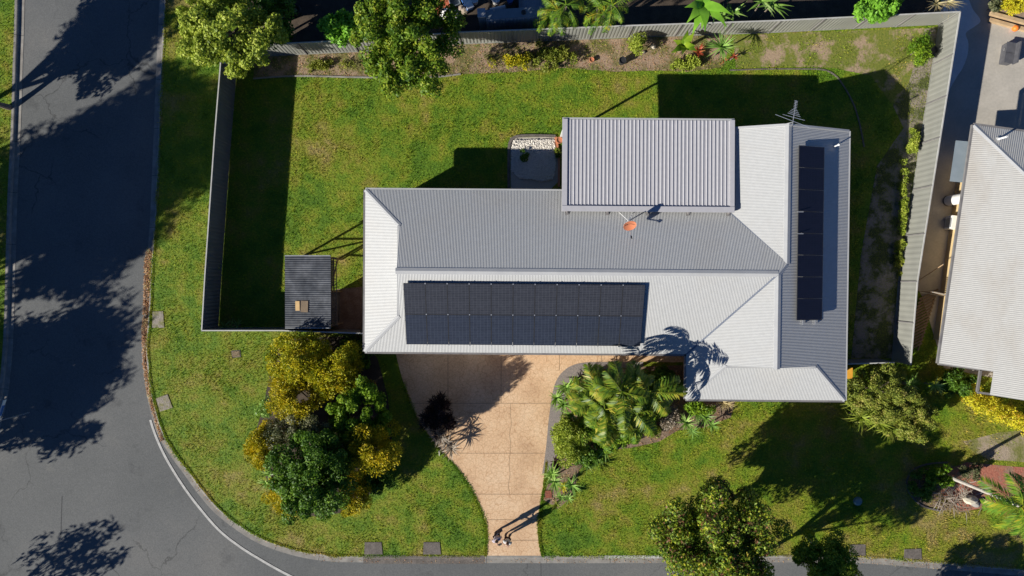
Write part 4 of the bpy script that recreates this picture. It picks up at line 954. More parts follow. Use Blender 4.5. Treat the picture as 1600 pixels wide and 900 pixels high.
# --- back bed plants
rosette('yucca', 'spiky green yucca in the back garden bed', 'yucca', [(1127, 74, 1.3)], 'yuc', .85, 60, .05, (-.1, 1.3), .18)
banana('broad leaved canna plant between yucca and bare soil', 1068, 72, .9, 12, .75, 'mid', wd=.30)
rosette('bromeliad', 'red tipped bromeliad beside the canna plant', 'bromeliad', [(1090, 82, .3), (1093, 78, .3)], 'redfl', .38, 16, .07, group='red bromeliads in the back bed')
rosette('bromeliad', 'pair of small red bromeliads at the foot of the yucca', 'bromeliad', [(1132, 95, .3), (1147, 89, .3)], 'redfl', .26, 14, .06, group='red bromeliads in the back bed')
bush('shrub', 'yellow green upright shrub against the back fence on bare soil', 'shrub', 995, 66, .9, (12, 20), .55, 'lime', 700, .16, .06, 12, .45, 'spike', tr=.03)
bush('weed_clump', 'mid green weedy clump at the foot of the canna plant', 'weeds', 1068, 95, .25, (30, 14), .22, 'lime', 900, .16, .06, 16, .4, 'spike', tr=.02)
bush('weed_clump', 'straggly weeds between back fence and lawn below the dark tank', 'weeds', 862, 88, .35, (44, 24), .3, 'weed', 1500, .16, .06, 30, .30, 'spike', tr=.02, lo=.2)
bush('shrub', 'low straggling shrub on the shaded part of the back bed', 'shrub', 805, 96, .35, (40, 14), .3, 'golddull', 700, .14, .06, 20, .35, 'spike', tr=.02, lo=.2)
bush('weed_clump', 'brownish weeds in the bed beside the lime tree', 'weeds', 505, 103, .15, (45, 12), .15, 'weed', 700, .14, .05, 20, .4, 'spike', tr=.015, lo=.1)
bush('shrub', 'dark leafy shrub in the back corner beside the small pot', 'shrub', 1436, 78, .8, (18, 30), .7, 'mid', 1700, .13, .06, 22, .4, tr=.03)
bush('weed_clump', 'tall green weeds along the foot of the side fence', 'weeds', 1428, 225, .3, (9, 24), .3, 'lime', 1200, .15, .05, 20, .35, 'spike', tr=.02, lo=.1)
bush('weed_clump', 'line of low green weeds under the side fence, lower stretch', 'weeds', 1411, 330, .25, (7, 80), .25, 'lime', 1800, .14, .05, 40, .3, 'spike', tr=.015, lo=.05)
bush('weed_clump', 'yellow green weeds at the bright end of the side fence', 'weeds', 1405, 402, .25, (9, 28), .2, 'weed', 800, .14, .05, 24, .3, 'spike', tr=.015, lo=.05)
rosette('grass_tuft', 'pale wisp of grass beside the side street fence', 'grass tuft', [(339, 414, .4)], 'strap', .35, 16, .03)
rosette('grass_tuft', 'green straggle of grass at the fence corner by the shed', 'grass tuft', [(372, 508, .3), (362, 510, .25), (350, 510, .3)], 'strap', .45, 18, .03)

# --- front bed: golden shrubs round two green trees
G = 'golden shrubs of the front bed'
bush('golden_shrub', 'golden yellow shrub nearest the fence, on the left of the bed top', 'shrub', 474, 562, 2.2, (52, 44), 1.5, 'golddull', 6500, .15, .06, 44, .26, 'spike', G)
bush('golden_shrub', 'golden yellow shrub with a tall shoot, right of the bed top', 'shrub', 522, 572, 2.0, (46, 46), 1.4, 'golddull', 6500, .15, .06, 44, .26, 'spike', G)
bush('golden_shrub', 'deep golden shrub on the left flank below the fence', 'shrub', 462, 616, 2.0, (42, 40), 1.4, 'gold', 5200, .15, .06, 36, .27, 'spike', G)
bush('golden_shrub', 'low golden band of shrub above the mid green tree', 'shrub', 528, 606, 1.7, (50, 18), 1.2, 'gold', 3000, .14, .06, 26, .32, 'spike', G)
bush('golden_shrub', 'round golden shrub at the far left of the front bed', 'shrub', 414, 692, 1.8, (30, 38), 1.3, 'gold', 4800, .14, .055, 30, .30, 'spike', G)
bush('golden_shrub', 'golden shrub along the lower left edge of the dark green tree', 'shrub', 450, 774, 1.4, (36, 30), 1.0, 'gold', 3600, .14, .055, 26, .32, 'spike', G)
bush('golden_shrub', 'golden shrub on the right of the bed, under the mid green tree', 'shrub', 586, 698, 2.7, (42, 40), 1.9, 'gold', 6000, .15, .06, 36, .28, 'spike', G)
bush('golden_shrub', 'small golden shrub at the bottom right of the dark green tree', 'shrub', 552, 774, 1.7, (24, 34), 1.2, 'gold', 2800, .14, .055, 22, .33, 'spike', G)
tree('tree', 'mid green bushy tree beside the shaded part of the driveway', 'tree', 564, 646, 2.4, (48, 50), 1.4, 'mid', 7500, .16, .085, 70, .19, tr=.10)
tree('tree', 'dark glossy green tree in the middle of the front bed', 'tree', 490, 742, 3.2, (68, 70), 2.3, 'dark', 21000, .15, .085, 150, .17, tr=.12, lo=.2)
bush('shrub', 'grey green twiggy shrub between the gold and dark green', 'shrub', 470, 672, 2.2, (52, 34), 1.2, 'grey', 4200, .14, .055, 40, .25, 'leaf', tr=.06, lo=.3)
bush('shrub', 'dark leafy shrub between the two lower right golden shrubs', 'shrub', 584, 748, 1.0, (30, 26), .8, 'dark', 2600, .15, .08, 24, .3, tr=.05)
bush('shrub', 'dark shaded undergrowth in the hollow of the front bed', 'shrub', 532, 690, 1.2, (44, 50), .9, 'dark', 3600, .16, .08, 30, .3, tr=.05)
bush('shrub', 'dark low shrub in the shade against the side fence by the house', 'shrub', 556, 548, .9, (32, 30), .8, 'dark', 2200, .16, .08, 24, .32, tr=.05)
bush('shrub', 'pale variegated seedling shrub at the left edge of the bed', 'shrub', 414, 636, .5, (16, 22), .4, 'strap', 500, .13, .06, 14, .4, tr=.02)
rosette('lily', 'small strap leaved plant tucked against the dark green tree', 'lily', [(420, 742, .5), (416, 754, .4)], 'strap', .45, 14, .06)
# dark cordyline by the driveway
bush('cordyline', 'dark brownish maroon strap leaved shrub at the driveway edge', 'cordyline', 684, 648, 1.1, (28, 34), .9, 'maroon', 900, .50, .05, 26, .30, 'spike', tr=.05)
rosette('dead_plant', 'greyish withered rosette plant below the maroon cordyline', 'plant', [(688, 680, .9), (699, 690, .7), (706, 700, .5)], 'deadgrey', .66, 40, .045, (-.4, .9), .5)
tag(MB().tube([P(686.5, 712, 0) - Vector((0, 0, .05)), P(686.5, 708, .6), P(686, 705, 1.3)], [.03, .028, .025], 7).build('garden_stake', M['palebark']), 'pale upright stake under the withered plant by the driveway', 'stake')

# --- palm garden right of the driveway
palm('palm', 'large clumping palm with arching fronds beside the front wing', [(972, 612, 4.9), (988, 640, 4.2), (945, 640, 4.0), (1012, 612, 4.4), (962, 660, 3.4), (930, 616, 3.6)], 'palm', 10, 1.95, (-.2, 1.2), (.9, 1.6), .60, .095, tr=.07, n=26, hang=.7)
palm('palm', 'yellowing lower fronds of a small palm in front of the large clump', [(978, 672, 2.6)], 'yellow', 7, 1.2, (-.3, .5), (.7, 1.0), .40, .06, n=18, hang=.4) if False else None
palm('small_palm', 'small yellowing palm in front of the large clumping palm', [(990, 664, 2.4), (940, 672, 2.2)], 'cane', 9, 1.25, (-.2, .7), (.7, 1.1), .40, .06, tr=.06, n=18)
rosette('agave', 'bright green spiky rosette at the gravel strip, topmost of the row', 'agave', [(884, 605, .5), (892, 601, .5)], 'strap', .62, 34, .06, (-.05, 1.1), .1, 'spiky rosettes beside the gravel')
rosette('agave', 'bright green spiky rosette touching the driveway side of the gravel', 'agave', [(869, 622, .5), (880, 632, .5)], 'strap', .60, 34, .06, (-.05, 1.1), .1, 'spiky rosettes beside the gravel')
rosette('dracaena', 'yellow green strap plant under the palm, left side', 'dracaena', [(907, 633, .9), (918, 640, .9), (893, 648, .8)], 'strap', .7, 30, .065, (-.1, 1.1), .3)
bush('shrub', 'bright yellow green bushy shrub along the gravel strip', 'shrub', 890, 690, 1.6, (28, 36), 1.2, 'lime', 4600, .16, .055, 26, .32, 'spike', tr=.04)
bush('shrub', 'dull green shrub above the yellow green shrub on the gravel', 'shrub', 896, 662, .9, (26, 16), .6, 'weed', 1200, .15, .055, 16, .35, 'spike', tr=.03)
rosette('cordyline', 'small red cordyline at the lower end of the gravel strip', 'cordyline', [(868, 721, .6)], 'redfl', .32, 16, .06) if False else rosette('cordyline', 'small maroon cordyline at the lower end of the gravel strip', 'cordyline', [(868, 721, .6), (871, 727, .5)], 'maroon', .38, 22, .07)
rosette('agave', 'green spiky rosette at the street end of the palm bed, left of a pair', 'agave', [(866, 752, 1.0), (862, 740, .9)], 'strap', .66, 34, .055, (-.05, 1.1), .12, 'spiky rosettes at the end of the palm bed')
rosette('agave', 'pale green spiky rosette at the street end of the bed, nearest the lawn', 'agave', [(893, 757, 1.0)], 'yuc', .66, 38, .05, (-.05, 1.1), .12, 'spiky rosettes at the end of the palm bed')
rosette('bromeliad', 'yellow centred bromeliad between the two spiky rosettes', 'bromeliad', [(880, 760, .4)], 'yellow', .36, 22, .06)
rosette('agave', 'small grey green rosette lowest in the palm bed', 'agave', [(888, 778, .35), (876, 776, .3)], 'yuc', .40, 24, .05)
rosette('dracaena', 'yellow leafed seedling on the lawn corner below the rosettes', 'dracaena', [(869, 788, .3)], 'weed', .36, 22, .05)
rosette('dracaena', 'dark low strap plants in the shade under the palm', 'dracaena', [(930, 712, .8), (915, 720, .7), (945, 702, .8)], 'strap', .75, 26, .05, (-.1, 1.0), .4)
rosette('agave', 'bright spiky rosette under the front wing, left of its group', 'agave', [(1072, 660, .5)], 'strap', .62, 36, .055, (-.05, 1.1), .12, 'spiky rosettes under the front wing eave')
rosette('agave', 'spiky rosette close under the eave of the front wing', 'agave', [(1090, 644, .6), (1102, 652, .6)], 'strap', .62, 34, .055, (-.05, 1.1), .12, 'spiky rosettes under the front wing eave')
rosette('agave', 'pale green rosette of the wing group, closest to the lawn', 'agave', [(1112, 664, .5), (1082, 674, .35)], 'yuc', .48, 28, .05, (-.05, 1.1), .12, 'spiky rosettes under the front wing eave')
bush('dry_bush', 'dry brownish pink bush between palm and spiky rosettes', 'bush', 1046, 652, .4, (20, 22), .35, 'deadgrey', 1500, .14, .04, 18, .4, 'spike', tr=.03)
rosette('grass_tuft', 'round dry straw coloured tuft against the front wing', 'grass tuft', [(1128, 628, .55), (1136, 630, .5)], 'straw', .48, 50, .03, (-.1, 1.2), .4)

bush('shrub', 'dark leafy undergrowth beneath the large clumping palm', 'shrub', 965, 655, 1.2, (60, 42), .9, 'mid', 3600, .20, .08, 36, .28, tr=.05)
bush('shrub', 'dark shaded shrubs in the corner between palm and front wing', 'shrub', 1035, 600, .8, (34, 26), .6, 'dark', 2000, .18, .09, 24, .32, tr=.04)
bush('shrub', 'brownish green twiggy shrub beside the topmost gravel rosettes', 'shrub', 915, 612, 1.0, (22, 20), .7, 'weed', 900, .16, .05, 16, .36, 'spike', tr=.03)
bush('shrub', 'dull green leafy shrub behind the wing eave rosettes', 'shrub', 1100, 636, .6, (26, 14), .5, 'mid', 900, .18, .08, 16, .36, tr=.03)
bush('ground_cover', 'low leafy ground cover along the lawn edge of the palm bed', 'ground cover', 950, 692, .3, (46, 14), .25, 'mid', 1500, .15, .07, 30, .30, tr=.02, lo=.1)
bush('ground_cover', 'low green ground cover between palm and spiky rosettes of the wing', 'ground cover', 1020, 668, .3, (26, 18), .25, 'weed', 900, .14, .06, 22, .32, tr=.02, lo=.1)
bush('shrub', 'dark shaded shrub under the yellow green shrub, towards the lawn', 'shrub', 916, 716, .7, (26, 18), .6, 'dark', 1600, .17, .08, 20, .34, tr=.03)
# --- right hand group
bush('shrub', 'olive green rounded shrub, upper part, beside the wing corner', 'shrub', 1380, 614, 1.9, (56, 42), 1.3, 'olive', 11000, .12, .05, 60, .20, 'leaf', 'olive shrubs between the two houses', lo=.6)
bush('shrub', 'olive green rounded shrub, lower right of the pair', 'shrub', 1418, 656, 1.6, (44, 34), 1.1, 'olive', 7500, .12, .05, 70, .17, 'leaf', 'olive shrubs between the two houses', lo=.6)
rosette('dracaena', 'light green strap leaved clump at the foot of the olive shrubs', 'dracaena', [(1345, 652, 1.3), (1360, 644, 1.4), (1372, 660, 1.3), (1388, 668, 1.2)], 'lime', .8, 40, .055, (-.1, 1.2), .35)
rosette('yucca', 'pale spiky clump leaning out over the shaded lawn', 'yucca', [(1330, 660, 1.0), (1336, 630, 1.3), (1342, 612, 1.3)], 'weed', .8, 40, .04, (-.2, 1.2), .3)
rosette('agave', 'pale green rosette behind the olive shrub, left of two', 'agave', [(1418, 602, .9), (1424, 600, .8)], 'strap', .62, 26, .05, group='pale rosettes in the shade between the houses')
rosette('agave', 'pale green rosette in the shade, right of two', 'agave', [(1460, 602, .9)], 'strap', .55, 28, .05, group='pale rosettes in the shade between the houses')
bush('shrub', 'dark green shrub in the angle of the neighbouring wall', 'shrub', 1495, 596, .9, (26, 24), .7, 'dark', 2000, .14, .07, 22, .32, tr=.04)
# yellow hedge along the neighbour's house
hc = np.array([P(1512 + t * 100 + rng.uniform(-5, 5), 612 + 62 * t ** .8 + rng.uniform(-16, 10), rng.uniform(.25, .75)) for t in np.linspace(0, 1.1, 46)])
hd = Th('hedge', 'curved golden yellow hedge along the neighbouring house', 'hedge', P(1555, 640))
npmesh('foliage', cloud(hc, .36, 6500, .12, .055, 'leaf'), 4, L['yellow'], hd.o, hd.b)
hm = MB()
for q in hc[::4]: hm.tube([(q[0], q[1], -.03), (q[0] + .02, q[1], q[2])], [.025, .012], 5)
hd.part('stem', hm, M['bark'])
# leaning palm at the lower right with its pale trunk
palm('palm', 'tall palm with a slim pale trunk at the right edge', [(1596, 792, 5.4)], 'cane', 12, 2.0, (-.1, .9), (.8, 1.2), .62, .08, base=P(1476, 742), tr=.085, bark='palebark', n=26)
bush('shrub', 'small round leaved green plant at the foot of the palm', 'shrub', 1468, 745, .6, (26, 18), .4, 'mid', 900, .18, .12, 16, .36, tr=.03)
bush('shrub', 'low dark shrub inside the edging ring', 'shrub', 1440, 760, .4, (20, 26), .35, 'dark', 800, .15, .08, 16, .36, tr=.03)
bush('dry_bush', 'silvery dry bush on the red mulch', 'bush', 1517, 738, .5, (18, 16), .4, 'grey', 1000, .13, .04, 14, .4, 'spike', tr=.03)
# --- street side trees at the bottom
tree('street_tree', 'large street tree with reddish tips overhanging the kerb', 'tree', 1118, 842, 3.7, (104, 86), 2.1, 'mixed', 26000, .17, .09, 110, .19, base=P(1088, 815), tr=.14, lo=.25)
tree('small_tree', 'small dark tree with a curved pale trunk beside the kerb', 'tree', 1290, 876, 3.3, (54, 44), 1.5, 'tree', 8500, .15, .075, 60, .22, base=P(1260, 838), tr=.06, bark='palebark', lo=.35)
# --- trees beyond the left of the frame: they shade the side street
def off_tree(label, bx, by, zc, rx, ry, rz_, n, ncl, clr, Ln=.34, pal='tree', tr=.16, lean=(0, 0)):
    b = P(bx, by); c = Vector((b.x + lean[0], b.y + lean[1], zc)); t = Th('tree', label, 'tree', b, 'trees on the far verge of the side street')
    rad = np.array((rx, ry, rz_)); cr = clr * (rx * ry * rz_) ** (1 / 3); cl = clumps(c, np.maximum(rad - cr * .6, .1), ncl, .3, -.8)
    npmesh('crown', cloud(cl, cr * rng.uniform(.6, 1.3, len(cl)), n, Ln, Ln * .45), 4, L[pal], t.o, t.b)
    mb = MB(); fork = b.lerp(c, .45); mb.tube([b - Vector((0, 0, .1)), b.lerp(fork, .5), fork], [tr * 1.3, tr, tr * .85], 9)
    for k in rng.choice(len(cl), min(14, len(cl)), replace=False):
        e = Vector(cl[k]); mb.tube([fork, fork.lerp(e, .5) + Vector((0, 0, .1)), e], [tr * .6, tr * .35, .02], 6)
    t.part('trunk', mb, M['bark']); return t
off_tree('verge tree at the left edge whose forked trunk shadow crosses the road', 16, 168, 3.5, 2.1, 2.9, 1.6, 6500, 90, .19, .26, tr=.13, lean=(-1.1, .15))
off_tree('broad tree beyond the left edge, shading the upper road', -125, 222, 6.4, 2.8, 2.5, 2.0, 7000, 90, .26, .36)
off_tree('dense tall tree beyond the left edge, shading the road and verge', -225, 490, 9.6, 4.0, 4.2, 2.9, 18000, 150, .26, .40)
off_tree('broad dense tree beyond the left edge, beside the tall one', -250, 555, 8.0, 4.0, 4.2, 2.9, 20000, 140, .26, .40)
off_tree('bushy tree beyond the left edge between the broad ones', -225, 450, 6.4, 3.3, 3.0, 2.3, 8000, 110, .28, .36)
off_tree('tree beyond the left edge shading the road beside the leaf litter', -160, 690, 5.4, 3.0, 3.0, 2.1, 8500, 80, .26, .32)
off_tree('tree beyond the left edge whose ragged shade reaches the bend', -150, 770, 5.0, 2.8, 2.8, 2.0, 8000, 80, .24, .32)
off_tree('low bushy tree beyond the left edge, nearest the bend', -165, 660, 3.4, 2.6, 3.0, 1.6, 7500, 70, .26, .30)
off_tree('sparse tree beyond the bottom left corner with wispy shade', -80, 980, 4.0, 3.2, 2.0, 1.3, 900, 60, .20, .34, tr=.06)
off_tree('taller tree just below the bottom edge, behind the reddish street tree', 1112, 908, 6.0, 3.0, 2.8, 2.1, 10000, 60, .24, .24, pal='mixed', tr=.13)
off_tree('tree beyond the bottom edge, shading the road at the right', 1370, 985, 3.6, 3.2, 1.6, 1.5, 4200, 50, .28, .30)
off_tree('slim pole like tree beyond the right, over the yellow hedge', 1700, 900, 4.0, 1.4, 1.4, 1.2, 900, 24, .3, .30) if False else None

# ================================================================== SMALL THINGS
def pot(label, x, y, r, h, m, soil=True, name='plant_pot', group=None):
    c = P(x, y, 0); t = Th(name, label, 'pot', c, group)
    t.part('pot', MB().lathe(c, [(r * .75, 0), (r, h), (r * 1.08, h), (r * 1.08, h + .03), (r * .9, h + .03), (r * .88, h - .02)], 18), M[m])
    t.part('soil', MB().lathe(c, [(r * .87, h - .05), (r * .87, h - .03)], 16), M['darkearthshade']); return t
pot('round dark pot standing on the bare soil of the back bed', 971, 98, .19, .42, 'black')
pot('terracotta pot lying low at the edge of weeds in the back bed', 924, 95, .13, .18, 'terra')
pot('small black pot in the sunny fence corner', 1453, 81, .20, .34, 'black')
pot('terracotta pot beside the patio corner', 873.5, 221, .17, .35, 'terra')
c = P(1020, 74); rk = Th('rock', 'grey rock on the bare soil beside the canna plant', 'rock', c)
def stone(c, s, seed):
    g = np.random.default_rng(seed); bm = bmesh.new(); bmesh.ops.create_icosphere(bm, subdivisions=2, radius=1)
    d = g.normal(size=(6, 3)); vs = []
    for v in bm.verts:
        k = 1 + .12 * sum(math.sin(2.2 * v.co.dot(Vector(q)) + i) for i, q in enumerate(d)) / 2; vs.append((c[0] + v.co.x * s[0] * k, c[1] + v.co.y * s[1] * k, c[2] + v.co.z * s[2] * k))
    fs = [tuple(v.index for v in f.verts) for f in bm.faces]; bm.free(); return MB().add(vs, fs)
rk.part('boulder', stone((c.x, c.y, .09), (.16, .14, .13), 3), M['rock'])
c = P(1006, 82); tag(stone((c.x, c.y, .05), (.09, .08, .08), 5).build('rock', M['darkkerb']), 'small dark stone below the yellow green fence shrub', 'rock')
c = P(1513, 779); b_ = Th('boulder', 'pale yellowish boulder by the slim palm trunk', 'boulder', c); b_.part('stone', stone((c.x, c.y, .22), (.42, .24, .34), 11), M['rock'])
c = P(1522, 786); tag(stone((c.x, c.y, .10), (.28, .20, .22), 13).build('rock', M['kerb']), 'grey rock leaning on the pale boulder', 'rock')
c = P(1583, 46); bl = Th('ball', 'orange ball on the concrete below the timber sleepers', 'ball', c); bl.part('ball', MB().lathe((c.x, c.y, 0), [(.02, 0)] + [(.17 * math.sin(a), .17 - .17 * math.cos(a)) for a in np.linspace(.2, 2.95, 12)] + [(.02, .34)], 20), M['ball'], smooth=True)
# dark storage bench on the concrete yard
c = P(1569, 87); rzb = R(-9); bn = Th('storage_bench', 'charcoal storage bench with a raised backrest on the concrete yard', 'bench', c)
rot = Matrix.Rotation(rzb, 3, 'Z'); W = lambda x, y, z: c + rot @ Vector((x, y, z))
bn.part('seat_box', MB().box(W(0, 0, .22), (.46, 1.05, .42), rz=rzb), M['bench']); bn.part('lid', MB().box(W(.02, -.28, .455), (.56, .56, .045), rz=rzb), M['bench']); bn.part('lid', MB().box(W(.02, .30, .455), (.56, .56, .045), rz=rzb), M['bench'])
bn.part('backrest', MB().box(W(.27, 0, .60), (.07, 1.15, .40), rz=rzb), M['bench']); bn.part('handle', MB().box(W(-.272, .2, .33), (.02, .16, .04), rz=rzb), M['alu'])
# timber sleepers and what grows on them
for i, (x0, y0, x1, y1) in enumerate(((1545, 22, 1612, 40), (1547, 30, 1612, 48))):
    a, b = P(x0, y0, .2), P(x1, y1, .2); d = b - a
    tag(MB().bar(Vector((a.x, a.y, .11 + .2 * (1 - i))), Vector((b.x, b.y, .11 + .2 * (1 - i))), .18, .20).build('timber_sleeper', M['sleeper']),
        ['pale timber sleeper of the low retaining wall, upper course by the shrub', 'pale timber sleeper of the retaining wall, lower course by the ball'][i], 'sleeper', 'retaining wall sleepers')
struct('raised_bed', MB().poly(px([(1546, 20), (1612, 38), (1640, -60), (1548, -60)]), .28, 0), M['bedsoil'])
bush('shrub', 'yellow green shrub on the raised bed in the top right corner', 'shrub', 1592, 2, .9, (26, 20), .6, 'yellow', 1800, .14, .055, 18, .36, 'spike', tr=.03)
bush('shrub', 'grey leafed shrub at the end of the timber sleepers', 'shrub', 1556, 8, .7, (10, 12), .3, 'grey', 500, .13, .055, 10, .4, tr=.02)
tree('tree', 'dark tree beyond the top edge beside the pale path', 'tree', 1535, -60, 3.0, (34, 50), 1.8, 'dark', 2600, .22, .12, 24, .32)
# lids and patches in the lawns
c = P(1340, 783); ld = Th('pit_lid', 'pale blue round utility lid in the shaded front lawn', 'utility lid', c); ld.part('lid', MB().lathe((c.x, c.y, 0), [(.20, .0), (.20, .10), (.16, .16), (.03, .18)], 18), M['bluelid']); ld.part('rim', MB().lathe((c.x, c.y, 0), [(.25, -.02), (.25, .03), (.205, .035)], 18), M['bluelid'])
c = P(369, 553); lq = Th('pit_lid', 'brown square pit lid in worn grass on the corner lawn', 'utility lid', c); lq.part('lid', MB().box((c.x, c.y, .015), (.40, .30, .04), rz=.1), M['terra'] if False else M['timber']); lq.part('rim', MB().box((c.x, c.y, .005), (.50, .40, .035), rz=.1), M['darkkerb'])
c = P(857, 772); tag(MB().box((c.x, c.y, .02), (.35, .42, .04), rz=.05).build('brick_paver', M['mulch']), 'reddish brick paver at the lawn edge below the rosettes', 'paver')
c = P(1324, 583, .9); yb = Th('wheelie_bin', 'orange lidded bin half hidden under the wing eave', 'bin', (c.x, c.y, 0)); yb.part('body', MB().box((c.x, c.y, .45), (.48, .52, .86)), M['galv']); yb.part('lid', MB().box((c.x, c.y, .93), (.52, .60, .07)), M['yellowbin'])
for s in (-1, 1): yb.part('wheel', MB().tube([(c.x + s * .22 - .03, c.y + .27, .1), (c.x + s * .22 + .03, c.y + .27, .1)], .10, 14), M['tyre'])
# dry frond heap by the palm
V = []
for i in range(120):
    q = P(1490 + rng.normal() * 17, 778 + rng.normal() * 11, .08 + abs(rng.normal()) * .06); V += straps(q, 1, .7, .035, (-.1, .25), .1)
hp = Th('dry_frond_heap', 'heap of pale dry fronds and twigs beside the palm', 'frond heap', P(1490, 778)); npmesh('dry_fronds', V, 10, L['deadgrey'], hp.o, hp.b, SF(4))
# a street sign blade in the shade at the left edge
c = P(-6, 640); sg = Th('street_sign', 'blue and white street sign blade at the left edge', 'street sign', c); e0 = P(-3, 658, 2.3); e1 = P(7.5, 625, 2.3)
sg.part('post', MB().tube([(e0.x, e0.y, 0), (e0.x, e0.y, 2.45)], .03, 10), M['galv']); md_ = (e0 + e1) / 2; an = math.atan2(e1.y - e0.y, e1.x - e0.x)
bl_ = sg.part('blade', MB().box((md_.x, md_.y, 2.3), ((e1 - e0).length, .03, .22), rz=an), M['white']); sg.part('blue_band', MB().box((md_.x, md_.y, 2.3), ((e1 - e0).length * .5, .05, .18), rz=an), M['blue'], bl_)

# --- the yard behind the back fence
a0_, a1_ = P(761, 51.5), P(846, 46.5); dd = (a1_ - a0_).normalized(); th_ = math.atan2(dd.y, dd.x); nn_ = Vector((-dd.y, dd.x, 0)); ln_ = (a1_ - a0_).length
tk = Th('water_tank', 'long slim grey steel tank standing behind the back fence', 'tank', (a0_ + a1_) / 2); cm = (a0_ + a1_) / 2 + nn_ * .24
wb = MB(); vs = []; n = int(ln_ / .05)
for s in range(n + 1):
    u = -ln_ / 2 + ln_ * s / n; o = .012 * math.cos(2 * math.pi * u / .2); c = cm + dd * u - nn_ * (.24 + o); vs += [(c.x, c.y, 0), (c.x, c.y, 1.95)]
wb.add(vs, [(2 * s, 2 * s + 2, 2 * s + 3, 2 * s + 1) for s in range(n)]); wb.box((cm.x, cm.y, .96), (ln_ - .04, .44, 1.92), rz=th_); tk.part('body', wb, M['steelblue'])
tk.part('lid', MB().box((cm.x, cm.y, 1.97), (ln_, .50, .05), rz=th_), M['awn']); q = cm + dd * .5; tk.part('inlet', MB().lathe((q.x, q.y, 1.99), [(.13, 0), (.13, .05), (.1, .07)], 14), M['black'])
c = P(755, 50); cb = Th('cabinet', 'narrow pale grey metal cabinet at the end of the slim tank', 'cabinet', c); cb.part('body', MB().box((c.x, c.y + .2, 1.1), (.36, .40, 2.2), rz=th_), M['steelblue']); cb.part('top', MB().box((c.x, c.y + .2, 2.22), (.42, .46, .05), rz=th_), M['galv']); cb.part('door', MB().box((c.x, c.y - .012, 1.1), (.30, .02, 1.9), rz=th_), M['awn'])
c = P(832, 14); tr_ = Th('trailer', 'dark box trailer with pale edge rails at the top edge', 'trailer', c)
tr_.part('tray', MB().box((c.x, c.y + .3, .62), (1.45, 2.3, .06)), M['steelblue'])
for s in (-1, 1):
    tr_.part('side_panel', MB().box((c.x + s * .74, c.y + .3, .85), (.04, 2.3, .45)), M['awn']); tr_.part('wheel', MB().tube([(c.x + s * .86 - .09, c.y + .3, .3), (c.x + s * .86 + .09, c.y + .3, .3)], .30, 18), M['tyre'])
tr_.part('tailgate', MB().box((c.x, c.y - .86, .85), (1.44, .04, .45)), M['steelblue']); tr_.part('front_panel', MB().box((c.x, c.y + 1.46, .85), (1.44, .04, .45)), M['steelblue']); tr_.part('drawbar', MB().bar((c.x, c.y + 1.4, .5), (c.x, c.y + 2.6, .45), .08, .08), M['galv'])
for k in range(9): pass
tr_.part('floor_ribs', sum_ if False else (lambda m: [m.box((c.x - .6 + .15 * k, c.y + .3, .66), (.03, 2.2, .02)) for k in range(9)] and m)(MB()), M['galv'])
a, b = P(766, 14, .9), P(790, 11, .9); tb = Th('pipe_roll', 'pale rolled tube leaning by the slim tank', 'tube', a); tb.part('roll', MB().tube([a - Vector((0, 0, .2)), b], .12, 14), M['galv']); tb.part('core', MB().tube([a - Vector((.01, 0, .2)), a - Vector((.03, 0, .2))], .08, 12), M['black'])
def sack(label, x, y, s, m, seed, name='sack', group=None):
    c = P(x, y); t = Th(name, label, 'sack', c, group); t.part('bag', stone((c.x, c.y, s[2] * .8), s, seed), M[m]); t.part('neck', MB().lathe((c.x, c.y, s[2] * 1.4), [(s[0] * .35, 0), (s[0] * .15, .08), (s[0] * .3, .16)], 10), M[m]); return t
sack('white bulging sack beside the red brick dust', 698, 26, (.36, .40, .34), 'white', 21, group='sacks in the yard behind the fence')
sack('smaller white sack right of the bulging one', 711, 26, (.20, .26, .26), 'white', 22, group='sacks in the yard behind the fence')
sack('brownish canvas sack heap between sacks and tank', 724, 17, (.34, .26, .22), 'twig', 23, group='sacks in the yard behind the fence')
c = P(731, 9); bt = Th('plastic_tub', 'bright blue plastic tub tipped beside the sacks', 'tub', c); bt.part('tub', MB().box((c.x, c.y, .35), (.36, .70, .30), rot=Matrix.Rotation(R(28), 3, 'Z') @ Matrix.Rotation(R(18), 3, 'Y')), M['blue']); bt.part('rim', MB().box((c.x + .02, c.y, .52), (.42, .76, .04), rot=Matrix.Rotation(R(28), 3, 'Z') @ Matrix.Rotation(R(18), 3, 'Y')), M['white'])
for x_, y_, r_, h_, m_, lb in ((742, 4, .20, .45, 'white', 'white plastic bucket beside the narrow cabinet'), (775, 3, .24, .50, 'white', 'white round drum beyond the slim tank'), (797, 4, .17, .40, 'blue', 'blue bucket between white drum and trailer')):
    c = P(x_, y_); bk = Th('bucket', lb, 'bucket', c); bk.part('body', MB().lathe(c, [(r_ * .8, 0), (r_, h_), (r_ * 1.06, h_), (r_ * 1.06, h_ + .03), (r_ * .9, h_ + .03), (r_ * .86, h_ - .06)], 20), M[m_]); bk.part('handle', MB().tube([c + Vector((r_ * math.cos(a), .0 + .05, h_ + r_ * .5 * math.sin(a))) for a in np.linspace(0, math.pi, 9)], .012, 6), M['galv'])
c = P(711, 6); cr8 = Th('crate', 'pale blue plastic crate among the sacks', 'crate', c); cr8.part('tray', MB().box((c.x, c.y, .03), (.55, .40, .04), rz=.4), M['awn'])
rc8 = Matrix.Rotation(.4, 3, 'Z')
for q_, d_ in (((0, .2, .17), (.55, .025, .28)), ((0, -.2, .17), (.55, .025, .28)), ((.265, 0, .17), (.025, .375, .28)), ((-.265, 0, .17), (.025, .375, .28))): cr8.part('side', MB().box(c + rc8 @ Vector(q_), d_, rz=.4), M['awn'])
